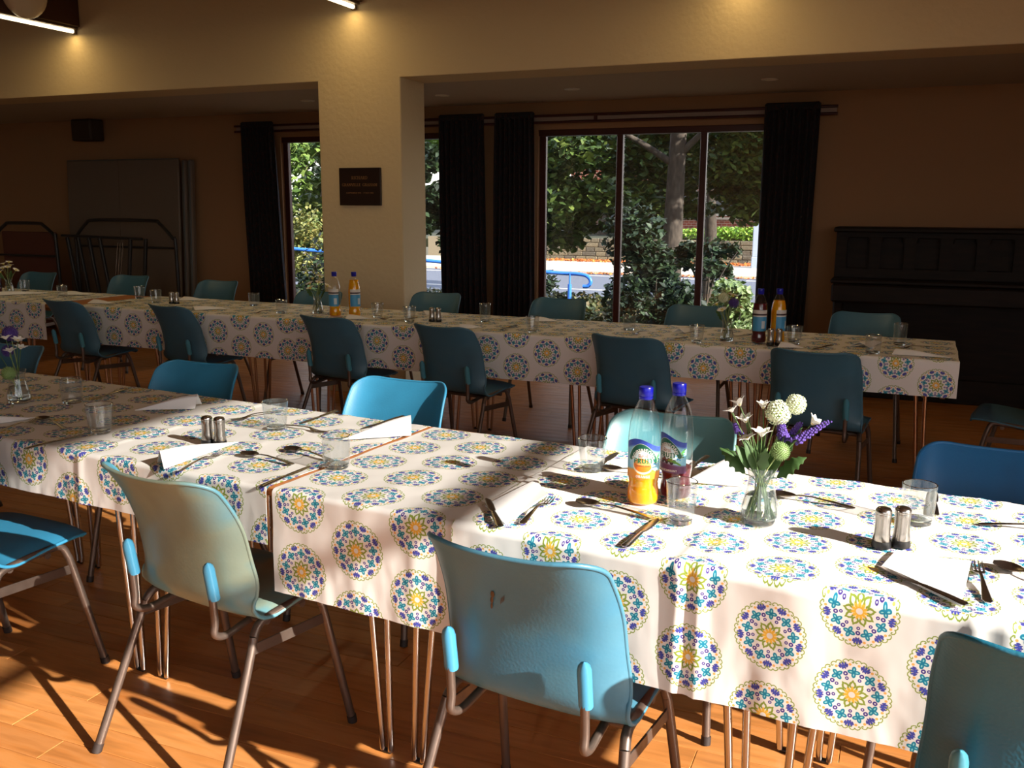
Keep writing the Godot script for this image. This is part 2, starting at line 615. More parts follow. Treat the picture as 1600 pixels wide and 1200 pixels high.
func shell_mat(c: Color, wear: float, seed_: int) -> StandardMaterial3D:
	var m := mat(Color.WHITE, 0.42)
	var worn := c.lerp(Color8(164, 148, 108), wear)
	m.albedo_texture = noise_tex(0.010, [[0.0, worn.darkened(0.15)], [0.35, worn.darkened(0.05)], [0.5, worn], [0.6, worn.lerp(c, 0.5)], [0.7, c], [1.0, c.lightened(0.03)]], 200 + seed_, 256)
	m.uv1_triplanar = true
	m.uv1_scale = Vector3(1.1, 1.1, 1.1)
	m.heightmap_enabled = true
	m.heightmap_texture = M.pebble if M.has("pebble") else noise_tex(0.22, [], 210, 512, false, 3)
	M.pebble = m.heightmap_texture
	m.heightmap_scale = 0.03
	return m

func brick_tex() -> ImageTexture:
	var p := Paint.new(128, 96, Color8(176, 164, 150))
	for r in 8:
		for k in 5:
			var x0 := k * 32 + (16 if r % 2 else 0) - 16
			var c := Color8(150, 74, 56).lerp(Color8(118, 58, 46), rng.randf())
			for y in range(r * 12 + 1, r * 12 + 11):
				for x in range(x0 + 1, x0 + 31):
					p.over(x, y, c, 1.0)
	return ImageTexture.create_from_image(p.image())

# ---------------------------------------------------------------- the room
func build_floor() -> void:
	struct("floor", MB.new().box(Vector3(-3.5, -0.112, -1.65), Vector3(13.2, 0.2, 12.6)), M.joint, "narrow honey-coloured wooden strip floor of the hall", "floor")
	var fl: Node3D = get_node("floor")
	var rest := MB.new()
	var w := 0.088
	var shapes := {}
	for r in 142:
		var z := 4.62 - r * w - w / 2
		var x := 3.1 - rng.randf() * 1.8
		var near := z < -0.95 and z > -3.35
		while x > -10.1:
			var l := 1.1 + 0.2 * rng.randi_range(0, 5)
			var x0 := maxf(x - l, -10.1)
			var k := rng.randi() % 4
			if near and x > -6.2 and x0 < 1.2:
				var key := "%.2f" % (x - x0)
				if not shapes.has(key):
					shapes[key] = MB.new().box(Vector3.ZERO, Vector3(x - x0 - 0.0015, 0.012, w - 0.0016), 0.0012).mesh()
				var o := obj("plank", shapes[key], M["plank%d" % k], fl)
				o.position = Vector3((x + x0) / 2, -0.006 + rng.randf_range(-0.0002, 0.0002), z)
			else:
				rest.box(Vector3((x + x0) / 2, -0.006, z), Vector3(x - x0 - 0.0015, 0.012, w - 0.0016))
			x = x0
	var b := obj("plank_field", rest, M.plank1, fl)
	b.set_meta("kind", "stuff")

func build_room() -> void:
	build_floor()
	var zb := -7.8
	# back wall with two tall window bays
	var wb := MB.new()
	var holes := [[-5.70, -3.62], [-2.99, -0.88]]
	var xs := [-10.0, -5.70, -3.62, -2.99, -0.88, 3.1]
	for k in 5:
		var c: float = (xs[k] + xs[k + 1]) / 2
		var l: float = xs[k + 1] - xs[k]
		if k == 1 or k == 3:
			wb.box(Vector3(c, (2.055 + 2.7) / 2, zb - 0.05), Vector3(l, 2.7 - 2.055, 0.1))
			wb.box(Vector3(c, 0.05, zb - 0.05), Vector3(l, 0.1, 0.1))
		else:
			wb.box(Vector3(c, 1.35, zb - 0.05), Vector3(l, 2.7, 0.1))
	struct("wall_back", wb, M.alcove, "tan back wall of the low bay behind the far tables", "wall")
	for k in 2:
		var x0: float = holes[k][0]
		var x1: float = holes[k][1]
		var o := Node3D.new()
		o.name = "window_%d" % (k + 1)
		add_child(o, true)
		tag(o, ["tall dark-framed window half hidden behind the cream column", "wide three-light dark-framed window facing the road and trees"][k], "window", "", "structure")
		var zc := zb - 0.06
		obj("window_head", MB.new().box(Vector3((x0 + x1) / 2, 2.029, zc), Vector3(x1 - x0, 0.052, 0.09), 0.004), M.frame, o)
		obj("window_sill", MB.new().box(Vector3((x0 + x1) / 2, 0.12, zc), Vector3(x1 - x0, 0.06, 0.12), 0.004), M.frame, o)
		for m in 4:
			var xm := x0 + 0.03 + m * 0.681
			if m == 3: xm = x1 - 0.03
			if m == 1 or m == 2: xm = x0 + 0.725 + (m - 1) * 0.71
			obj("window_post", MB.new().box(Vector3(xm, 1.075, zc), Vector3(0.055, 1.87, 0.05), 0.006), M.frame, o)
		for m in 3:
			var a := x0 + 0.057 + m * 0.71
			var b := minf(a + 0.64, x1 - 0.057)
			obj("pane", MB.new().box(Vector3((a + b) / 2, 1.075, zc), Vector3(b - a + 0.01, 1.87, 0.004)), M.window_glass, o)
	# side and near walls; daylight comes in through their glazing
	struct("wall_left", MB.new().box(Vector3(-10.15, 1.9, -1.65), Vector3(0.3, 3.8, 12.6)), M.wall, "cream end wall of the hall at the far left", "wall")
	var wr := MB.new()
	var xr := 3.1
	var seg := [[-8.1, -1.78, 0], [-1.78, -0.10, 1], [-0.10, 0.10, 0], [0.10, 2.3, 1], [2.3, 2.5, 0], [2.5, 4.3, 1], [4.3, 4.62, 0]]
	var panes := []
	for s in seg:
		var zc: float = (s[0] + s[1]) / 2
		var l: float = s[1] - s[0]
		if s[2] == 0:
			wr.box(Vector3(xr, 1.9, zc), Vector3(0.2, 3.8, l))
		else:
			wr.box(Vector3(xr, 0.2, zc), Vector3(0.2, 0.4, l))
			wr.box(Vector3(xr, 2.665, zc), Vector3(0.045, 0.05, l))
			wr.box(Vector3(xr, 3.56, zc), Vector3(0.2, 0.48, l))
			panes.append([zc, l])
	struct("wall_right", wr, M.wall, "cream side wall with tall glazing that lets the sun in", "wall")
	for k in 3:
		var o := Node3D.new()
		o.name = "window_%d" % (k + 3)
		add_child(o, true)
		tag(o, "tall side window number %s from the far bay that lights the near tables" % ["one", "two", "three"][k], "window", "", "structure")
		obj("pane", MB.new().box(Vector3(xr, 1.52, panes[k][0]), Vector3(0.006, 2.23, panes[k][1])), M.window_glass, o)
		obj("upper_pane", MB.new().box(Vector3(xr, 3.005, panes[k][0]), Vector3(0.006, 0.63, panes[k][1])), M.tinted, o)
	var wf := MB.new()
	wf.box(Vector3(-5.6, 1.9, 4.5), Vector3(9.0, 3.8, 0.24))
	wf.box(Vector3(1.0, 0.3, 4.5), Vector3(4.2, 0.6, 0.24))
	wf.box(Vector3(1.0, 3.3, 4.5), Vector3(4.2, 1.0, 0.24))
	struct("wall_front", wf, M.wall, "cream wall behind the viewer with a long window", "wall")
	var ow := Node3D.new()
	ow.name = "window_6"
	add_child(ow, true)
	tag(ow, "long window in the wall behind the viewer", "window", "", "structure")
	for k in 3:
		obj("pane", MB.new().box(Vector3(-0.4 + k * 1.4, 1.7, 4.5), Vector3(1.34, 2.2, 0.006)), M.window_glass, ow)
		obj("window_post", MB.new().box(Vector3(-1.1 + k * 1.4, 1.7, 4.5), Vector3(0.06, 2.2, 0.1), 0.006), M.frame, ow)
	# ceilings and the beam wall on its column
	struct("ceiling", MB.new().box(Vector3(-3.5, 3.9, -0.7), Vector3(13.4, 0.2, 10.8)), M.ceiling, "high pale ceiling over the main hall", "ceiling")
	struct("ceiling_bay", MB.new().box(Vector3(-3.5, 2.36, -7.05), Vector3(13.4, 0.15, 1.5)), M.ceiling, "low pale ceiling over the window bay", "ceiling")
	struct("wall_beam", MB.new().box(Vector3(-3.5, 3.05, -6.13), Vector3(13.4, 1.53, 0.36), 0.004), M.wall, "deep cream beam wall above the window bay", "wall")
	var col := struct("column", MB.new().box(Vector3(-3.66, 1.15, -6.13), Vector3(0.684, 2.3, 0.359), 0.006), M.wall, "broad cream column carrying the beam wall", "column")
	col.set_meta("kind", "structure")
	struct("baseboard_back", MB.new().box(Vector3(-8.0, 0.06, zb + 0.012), Vector3(3.8, 0.12, 0.022), 0.004), M.frame, "dark skirting board along the back wall", "baseboard")
	for k in 4:
		var p: Vector2 = [Vector2(-4.804, -6.98), Vector2(-3.532, -7.03), Vector2(-2.411, -7.0), Vector2(-0.934, -6.95)][k]
		var t := thing("downlight", ["recessed ceiling downlight just left of the cream column", "recessed ceiling downlight just right of the cream column", "recessed ceiling downlight above the left light of the wide window", "recessed ceiling downlight above the right curtain of the wide window"][k], "downlight", Vector3(p.x, 2.285, p.y), 0.0, "downlights in the low ceiling")
		obj("trim_ring", MB.new().lathe([Vector2(0.042, 0.0), Vector2(0.044, -0.006), Vector2(0.06, -0.005), Vector2(0.062, 0.0)], 20), M.white_paint, t)
		obj("lens", MB.new().lathe([Vector2(0.0, -0.002), Vector2(0.042, -0.002), Vector2(0.042, 0.0)], 16), M.opal, t)
	# trusses with strip lights
	for k in 3:
		var x: float = [-6.30, -3.67, -0.99][k]
		struct("trim_%d" % (k + 1), MB.new().box(Vector3(x, 3.3, -0.79), Vector3(0.14, 1.0, 10.3), 0.006), M.dark_wood, "dark boxed timber roof beam running out from the beam wall, %s" % ["far left one", "middle one", "right one"][k], "beam")
		var t := thing("strip_light", ["lit strip light under the far left timber beam", "lit strip light under the middle timber beam", "lit strip light under the right timber beam, only its glow in view"][k], "strip light", Vector3(x, 2.8, -5.125), 0.0, "strip lights under the roof beams")
		obj("housing", MB.new().box(Vector3(0, -0.009, 0), Vector3(0.1, 0.018, 1.62), 0.003), M.bronze, t)
		obj("tube", MB.new().tube([Vector3(0, -0.03, -0.805), Vector3(0, -0.03, 0.78)], 0.015, 10), M.tube_light, t)
		for e in [-0.81, 0.795]:
			obj("end_cap", MB.new().box(Vector3(0, -0.03, e), Vector3(0.04, 0.034, 0.02), 0.003), M.bronze, t)
		var l := AreaLight3D.new()
		l.name = "strip_glow_%d" % k
		l.area_size = Vector2(0.05, 1.55)
		l.light_color = Color(1.0, 0.86, 0.58)
		l.light_energy = LAMP
		l.area_normalize_energy = true
		l.area_range = 14.0
		l.shadow_enabled = true
		add_child(l, true)
		l.position = Vector3(x, 2.75, -5.13)
		l.rotation = Vector3(-PI / 2, 0, 0)
	var g := thing("globe_lamp", "large round opal lamp on the side of the left timber beam", "lamp", Vector3(-6.23, 2.955, -5.40))
	obj("shade", MB.new().ball(Vector3(0.03, 0, 0), Vector3(0.12, 0.185, 0.185), 28, 16), M.opal, g)
	obj("base", MB.new().box(Vector3(0.01, 0, 0), Vector3(0.022, 0.2, 0.2), 0.004), M.bronze, g)
	# plaque on the column
	var pl := thing("plaque", "dark memorial plaque with faint gilt lettering on the cream column", "plaque", Vector3(-3.657, 1.538, -5.948))
	obj("board", MB.new().box(Vector3(0, 0, 0.008), Vector3(0.345, 0.268, 0.02), 0.002), M.plaque, pl)
	var font := SystemFont.new()
	font.font_names = PackedStringArray(["Droid Serif"])
	for e in [["RICHARD", 0.062, 0.026], ["GRANVILLE  GRAHAM", 0.012, 0.024], ["4 SEPTEMBER 1942  -  17 MAY 1984", -0.045, 0.012]]:
		var o := obj("lettering", text_mesh(e[0], e[2], font, 0.0012), M.gilt, pl)
		o.position = Vector3(0, e[1], 0.0186)

func text_mesh(s: String, size: float, font: Font, deep: float) -> ArrayMesh:
	var t := TextMesh.new()
	t.text = s
	t.font = font
	t.font_size = 32
	t.pixel_size = size / 32.0 * 1.15
	t.depth = deep
	t.curve_step = 2.0
	var am := ArrayMesh.new()
	am.add_surface_from_arrays(Mesh.PRIMITIVE_TRIANGLES, t.get_mesh_arrays())
	return am

# letters bent round a bottle of radius r; arc > 0 also sets them along an arch
func bent_text(s: String, size: float, font: Font, r: float, y0: float, arc: float, turn: float = 0.0) -> ArrayMesh:
	var a := text_mesh(s, size, font, 0.0006).surface_get_arrays(0)
	var v: PackedVector3Array = a[Mesh.ARRAY_VERTEX]
	var n: PackedVector3Array = a[Mesh.ARRAY_NORMAL]
	for i in v.size():
		var p := v[i]
		if arc > 0.0:
			var g := p.x / arc
			p = Vector3(sin(g) * (arc + p.y), cos(g) * (arc + p.y) - arc, p.z)
		var th := p.x / r + turn
		v[i] = Vector3(sin(th) * (r + p.z), y0 + p.y, cos(th) * (r + p.z))
		n[i] = Vector3(sin(th), 0, cos(th)) if n[i].z > 0.5 else n[i].rotated(Vector3.UP, th)
	a[Mesh.ARRAY_VERTEX] = v
	a[Mesh.ARRAY_NORMAL] = n
	var m := ArrayMesh.new()
	m.add_surface_from_arrays(Mesh.PRIMITIVE_TRIANGLES, a)
	return m

func build_bay_things() -> void:
	# curtains
	var names_ := ["far left dark curtain beside the stacked folding tables", "dark curtain just right of the cream column", "dark curtain at the left edge of the wide window", "dark curtain between the wide window and the piano"]
	var spans := [[-6.03, -5.67, -6.0, -5.56], [-3.87, -3.44, -3.86, -3.40], [-3.33, -2.97, -3.36, -2.95], [-1.05, -0.64, -1.05, -0.67]]
	for k in 4:
		var s: Array = spans[k]
		var rows := []
		var uvs := []
		for i in 24:
			var f := i / 23.0
			var y := 2.185 - f * 2.13
			var row := PackedVector3Array()
			var u := PackedVector2Array()
			for j in 81:
				var g := j / 80.0
				var x: float = lerpf(lerpf(s[0], s[1], g), lerpf(s[2], s[3], g), f)
				var zz := -7.64 + 0.035 * sin(g * TAU * 8.0 + sin(f * 3.0 + k) * 0.6) * (0.6 + 0.4 * f) + 0.01 * sin(g * 23.0 + f * 5.0)
				row.append(Vector3(x, y, zz))
				u.append(Vector2(g * 1.2, f * 2.0))
			rows.append(row)
			uvs.append(u)
		var t := thing("curtain", names_[k], "curtain", Vector3.ZERO, 0.0, "dark curtains in the window bay")
		obj("drape", MB.new().sheet(rows, 0.004, uvs), M.curtain, t)
		obj("heading", MB.new().box(Vector3((s[0] + s[1]) / 2, 2.168, -7.64), Vector3(s[1] - s[0], 0.05, 0.05), 0.012), M.curtain, t)
	var cr := thing("curtain_rail", "double dark red curtain rail running above both windows", "curtain rail", Vector3(-3.35, 2.137, -7.72))
	obj("batten", MB.new().box(Vector3(0, 0, -0.03), Vector3(5.64, 0.05, 0.03)), M.rail_white, cr)
	for y in [0.026, -0.028]:
		obj("rail", MB.new().tube([Vector3(-2.83, y, 0.0), Vector3(2.83, y, 0.0)], 0.011, 8), M.rail_red, cr)
	for x in [-2.6, -1.3, 0.9, 2.6]:
		obj("bracket", MB.new().box(Vector3(x, 0, -0.035), Vector3(0.03, 0.07, 0.07), 0.004), M.rail_red, cr)
	# upright piano
	var p := thing("upright_piano", "dark upright piano with arched panels against the back wall", "piano", Vector3(0.30, 0, -7.76))
	obj("case", MB.new().box(Vector3(0, 0.62, 0.19), Vector3(1.44, 1.2, 0.38), 0.006), M.piano, p)
	obj("lid", MB.new().box(Vector3(0, 1.246, 0.24), Vector3(1.52, 0.034, 0.5), 0.008), M.piano, p)
	var up := MB.new()
	for k in 7:
		up.box(Vector3(-0.705 + k * 0.235, 1.06, 0.42), Vector3(0.075, 0.34, 0.03), 0.004)
	up.box(Vector3(0, 1.215, 0.42), Vector3(1.44, 0.05, 0.032), 0.004)
	up.box(Vector3(0, 0.925, 0.42), Vector3(1.44, 0.09, 0.032), 0.004)
	obj("front_frame", up, M.piano, p)
	for k in 6:
		var o := PackedVector2Array()
		var hole := []
		for e in 13:
			var a := PI - PI * e / 12
			hole.append(Vector2(cos(a) * 0.078, 0.1 + sin(a) * 0.085))
		var pts := PackedVector2Array([Vector2(-0.085, 0.2), Vector2(-0.085, -0.14), Vector2(-0.078, -0.14)])
		for e in hole: pts.append(e)
		pts.append(Vector2(0.078, -0.14)); pts.append(Vector2(0.085, -0.14)); pts.append(Vector2(0.085, 0.2))
		obj("arch", MB.new().slab(pts, 0.405, 0.435, Transform3D(Basis.IDENTITY, Vector3(-0.5875 + k * 0.235, 1.06, 0))), M.piano, p)
		var tube_pts := []
		for e in hole: tube_pts.append(Vector3(-0.5875 + k * 0.235 + e.x * 0.93, 1.06 + e.y * 0.96, 0.425))
		obj("arch_moulding", MB.new().tube(tube_pts, 0.006, 6), M.piano, p)
	obj("key_lid", MB.new().box(Vector3(0, 0.885, 0.53), Vector3(1.5, 0.03, 0.30), 0.008), M.piano, p)
	obj("key_bed", MB.new().box(Vector3(0, 0.80, 0.52), Vector3(1.48, 0.13, 0.32), 0.012), M.piano, p)
	obj("lower_panel", MB.new().box(Vector3(0, 0.44, 0.36), Vector3(1.3, 0.56, 0.03), 0.006), M.piano, p)
	for s in [-1, 1]:
		obj("leg", MB.new().box(Vector3(s * 0.69, 0.37, 0.60), Vector3(0.07, 0.74, 0.08), 0.012), M.piano, p)
		obj("toe_block", MB.new().box(Vector3(s * 0.69, 0.05, 0.5), Vector3(0.09, 0.1, 0.36), 0.01), M.piano, p)
	obj("plinth", MB.new().box(Vector3(0, 0.09, 0.38), Vector3(1.4, 0.18, 0.05), 0.006), M.piano, p)
	for x in [-0.06, 0.06]:
		obj("pedal", MB.new().box(Vector3(x, 0.06, 0.46), Vector3(0.035, 0.012, 0.16), 0.004), M.copper, p)
	# loudspeaker box on the wall
	var sp := thing("loudspeaker", "small black loudspeaker high on the back wall at left", "speaker", Vector3(-8.07, 2.17, -7.68))
	obj("cabinet", MB.new().box(Vector3.ZERO, Vector3(0.28, 0.22, 0.18), 0.012), M.speaker, sp)
	obj("grille", MB.new().box(Vector3(0, 0, 0.093), Vector3(0.25, 0.18, 0.012), 0.004), M.speaker, sp)
	obj("bracket", MB.new().box(Vector3(0, 0, -0.11), Vector3(0.08, 0.1, 0.06), 0.006), M.dark_steel, sp)
	# folding tables on end against the wall
	var at := [[-8.04, 0.74, -7.60, "left-hand grey folding table stood on end against the back wall"], [-7.26, 0.80, -7.58, "right-hand grey folding table stood on end against the back wall"]]
	for e in at:
		var t := thing("folding_table", e[3], "folding table", Vector3(e[0], 0, e[2]), 0.0, "folding tables stood on end")
		t.rotation.x = -0.05
		obj("top", MB.new().box(Vector3(0, 0.93, 0), Vector3(e[1], 1.86, 0.03), 0.008), M.grey_board, t)
		obj("edge_band", MB.new().box(Vector3(0, 1.862, 0), Vector3(e[1] - 0.02, 0.012, 0.034), 0.003), M.grey_edge, t)
	for k in 2:
		var t := thing("folding_table", ["grey folding table on end, second from the right of the stack edge", "grey folding table on end, outermost edge of the stack by the curtain"][k], "folding table", Vector3(-6.815 + k * 0.062, 0, -7.62 - k * 0.02), 0.0, "folding tables stood on end")
		t.rotation.x = -0.05
		obj("top", MB.new().box(Vector3(0, 0.93, 0), Vector3(0.046, 1.85, 0.06), 0.012), M.grey_board, t)
		obj("edge_band", MB.new().box(Vector3(0, 0.93, 0.034), Vector3(0.03, 1.83, 0.01), 0.004), M.grey_edge, t)
	var tf := thing("table_trolley", "wide dark tube trolley frame in front of the stacked grey tables", "trolley", Vector3(-7.31, 0, -7.32))
	obj("hoop", MB.new().tube(spline([Vector3(-0.66, 0.02, 0), Vector3(-0.66, 0.94, 0), Vector3(-0.655, 1.06, 0), Vector3(-0.5, 1.21, 0), Vector3(-0.4, 1.24, 0), Vector3(0, 1.245, 0), Vector3(0.4, 1.24, 0), Vector3(0.47, 1.215, 0), Vector3(0.63, 1.07, 0), Vector3(0.66, 0.98, 0), Vector3(0.66, 0.02, 0)], 4), 0.017, 8), M.dark_steel, tf)
	obj("stretcher", MB.new().tube([Vector3(-0.66, 0.975, 0), Vector3(0.66, 0.975, 0)], 0.012, 8), M.dark_steel, tf)
	for x in [-0.62, 0.62]:
		obj("foot", MB.new().box(Vector3(x, 0.02, 0.0), Vector3(0.06, 0.04, 0.4), 0.008), M.dark_steel, tf)
	var rt := thing("folding_table", "low red-brown folding table in its dark tube frame by the flower vase", "folding table", Vector3(-8.62, 0, -7.3), 0.0)
	obj("top", MB.new().box(Vector3(0, 0.62, 0), Vector3(0.78, 0.98, 0.03), 0.008), M.red_board, rt)
	obj("leg_frame", MB.new().tube(spline([Vector3(-0.44, 0.02, 0.05), Vector3(-0.44, 1.0, 0.05), Vector3(-0.42, 1.08, 0.05), Vector3(-0.28, 1.18, 0.05), Vector3(-0.2, 1.2, 0.05), Vector3(0.2, 1.2, 0.05), Vector3(0.28, 1.18, 0.05), Vector3(0.42, 1.08, 0.05), Vector3(0.44, 1.0, 0.05), Vector3(0.46, 0.02, 0.05)], 5), 0.018, 8), M.dark_steel, rt)
	obj("stretcher", MB.new().tube([Vector3(-0.44, 0.86, 0.05), Vector3(0.44, 0.86, 0.05)], 0.012, 8), M.dark_steel, rt)
	var tr := thing("trestle_frame", "bundle of dark slanting metal trestle legs before the stacked tables", "trestle", Vector3(-7.8, 0, -7.26))
	for k in 4:
		obj("leg", MB.new().box(Vector3(-0.2 + k * 0.16 + 0.06, 0.53, k * 0.012), Vector3(0.034, 1.08, 0.03), 0.004, Basis(Vector3.BACK, 0.16)), M.dark_steel, tr)
	for k in 3:
		obj("rod", MB.new().tube([Vector3(0.30 + k * 0.03, 0.0, 0.03), Vector3(0.46 + k * 0.035, 1.02, 0.0)], 0.006, 6), M.steel, tr)
	for k in 2:
		obj("leg", MB.new().box(Vector3(0.56 + k * 0.2, 0.53, 0.0), Vector3(0.034, 1.08, 0.03), 0.004, Basis(Vector3.BACK, -0.13)), M.dark_steel, tr)
	obj("top_bar", MB.new().tube([Vector3(-0.3, 1.08, 0), Vector3(0.78, 1.06, 0)], 0.014, 8), M.dark_steel, tr)

# ---------------------------------------------------------------- chairs
var chair_parts := {}

func make_chair_meshes() -> void:
	var prof := spline([Vector3(0, 0.405, -0.222), Vector3(0, 0.428, -0.218), Vector3(0, 0.438, -0.19), Vector3(0, 0.432, -0.09), Vector3(0, 0.418, 0.02), Vector3(0, 0.414, 0.075), Vector3(0, 0.426, 0.112), Vector3(0, 0.462, 0.136), Vector3(0, 0.54, 0.147), Vector3(0, 0.62, 0.162), Vector3(0, 0.70, 0.194), Vector3(0, 0.755, 0.228), Vector3(0, 0.780, 0.247)], 5)
	var dist := [0.0]
	for i in range(1, prof.size()):
		dist.append(dist[-1] + prof[i].distance_to(prof[i - 1]))
	var total: float = dist[-1]
	var rows := []
	var ss := []
	# finer rows near both ends so that the corners come out round
	for k in 90:
		var f := k / 89.0
		ss.append(total * (f - 0.11 * sin(f * TAU)) )
	for s in ss:
		var i := 0
		while i < dist.size() - 2 and dist[i + 1] < s:
			i += 1
		var p: Vector3 = prof[i].lerp(prof[i + 1], clampf((s - dist[i]) / (dist[i + 1] - dist[i]), 0.0, 1.0))
		var t: Vector3 = (prof[mini(i + 2, prof.size() - 1)] - prof[maxi(i - 1, 0)]).normalized()
		var nn := Vector3(0, t.z, -t.y)            # towards the sitter
		if nn.y < 0 and nn.z > 0: nn = -nn
		var back := smoothstep(0.35, 0.62, s / total)
		var half := lerpf(0.203, 0.198, back)
		half += 0.008 * exp(-pow((s / total - 0.52) / 0.12, 2.0))
		half -= 0.010 * smoothstep(0.75, 1.0, s / total)
		var re := 0.070
		var rf := 0.045
		var d: float = total - s
		if d < re: half -= re - sqrt(maxf(re * re - (re - d) * (re - d), 0.0))
		if s < rf: half -= rf - sqrt(maxf(rf * rf - (rf - s) * (rf - s), 0.0))
		var row := PackedVector3Array()
		for j in 31:
			var g := (j / 15.0 - 1.0)
			g = sin(g * PI / 2) * 0.35 + g * 0.65
			var x := g * half
			var e := absf(x) / 0.2
			var curl: float = lerpf(-0.014 * pow(e, 4.0), 0.022 * pow(e, 2.0) + 0.040 * pow(e, 6.0), back)
			row.append(p + Vector3(x, 0, 0) + nn * curl)
		rows.append(row)
	var ring := []
	for j in range(0, 31): ring.append(rows[0][j])
	for i in range(1, 90): ring.append(rows[i][30])
	for j in range(29, -1, -1): ring.append(rows[89][j])
	for i in range(88, -1, -1): ring.append(rows[i][0])
	var bead := [ring[0]]
	for p in ring:
		if p.distance_to(bead[-1]) > 0.004: bead.append(p)
	chair_parts.seat_shell = MB.new().sheet(rows, 0.006).tube(bead, 0.0052, 8, false).mesh()
	for s in [-1, 1]:
		var rear := [Vector3(s * 0.232, 0.012, 0.252), Vector3(s * 0.212, 0.30, 0.128), Vector3(s * 0.205, 0.372, 0.098)]
		var front := [Vector3(s * 0.232, 0.012, -0.212), Vector3(s * 0.21, 0.33, -0.146), Vector3(s * 0.206, 0.372, -0.136)]
		chair_parts["rear%d" % s] = MB.new().tube(spline(rear, 3), 0.0112, 10).mesh()
		chair_parts["front%d" % s] = MB.new().tube(spline(front, 3), 0.0112, 10).mesh()
		chair_parts["rcap%d" % s] = MB.new().tube([Vector3(s * 0.2335, 0.0, 0.257), Vector3(s * 0.232, 0.022, 0.248)], 0.0132, 10).mesh()
		chair_parts["fcap%d" % s] = MB.new().tube([Vector3(s * 0.2325, 0.0, -0.2145), Vector3(s * 0.232, 0.022, -0.21)], 0.0132, 10).mesh()
		chair_parts["rail%d" % s] = MB.new().tube(spline([Vector3(s * 0.205, 0.372, 0.098), Vector3(s * 0.200, 0.394, 0.078), Vector3(s * 0.197, 0.402, 0.04), Vector3(s * 0.197, 0.411, -0.085), Vector3(s * 0.2, 0.404, -0.122), Vector3(s * 0.206, 0.372, -0.136)], 5), 0.0112, 10).mesh()
		chair_parts["brace%d" % s] = MB.new().box(Vector3(s * 0.209, 0.338, -0.015), Vector3(0.005, 0.028, 0.252), 0.001, Basis(Vector3.RIGHT, -0.05)).mesh()
		chair_parts["stub%d" % s] = MB.new().tube(spline([Vector3(s * 0.14, 0.396, 0.0), Vector3(s * 0.144, 0.384, 0.08), Vector3(s * 0.147, 0.378, 0.135), Vector3(s * 0.15, 0.395, 0.168), Vector3(s * 0.15, 0.43, 0.166), Vector3(s * 0.15, 0.52, 0.171)], 5), 0.0095, 10).mesh()
		chair_parts["socket%d" % s] = MB.new().tube([Vector3(s * 0.15, 0.482, 0.163), Vector3(s * 0.15, 0.485, 0.1634), Vector3(s * 0.15, 0.56, 0.1745), Vector3(s * 0.15, 0.571, 0.176), Vector3(s * 0.15, 0.577, 0.1768), Vector3(s * 0.15, 0.5795, 0.177)], [0.0135, 0.0145, 0.0145, 0.012, 0.007, 0.001], 14).mesh()
	for k in 2:
		var z: float = [0.045, -0.075][k]
		chair_parts["cross%d" % k] = MB.new().tube([Vector3(-0.2, 0.394, z), Vector3(0.2, 0.394, z)], 0.0105, 8).mesh()

func chair(label: String, group: String, x: float, z: float, deg: float, shell: Material, socket: Material) -> Node3D:
	var t := thing("stacking_chair", label, "chair", Vector3(x, 0, z), deg_to_rad(deg), group)
	obj("seat_shell", chair_parts.seat_shell, shell, t)
	for s in [-1, 1]:
		var a := obj("leg", chair_parts["front%d" % s], M.bronze, t)
		obj("foot_cap", chair_parts["fcap%d" % s], M.cap, a)
		a = obj("leg", chair_parts["rear%d" % s], M.bronze, t)
		obj("foot_cap", chair_parts["rcap%d" % s], M.cap, a)
		obj("side_rail", chair_parts["rail%d" % s], M.bronze, t)
		obj("brace", chair_parts["brace%d" % s], M.bronze, t)
		obj("back_tube", chair_parts["stub%d" % s], M.bronze, t)
		obj("socket", chair_parts["socket%d" % s], socket, t)
	for k in 2:
		obj("cross_bar", chair_parts["cross%d" % k], M.bronze, t)
	return t

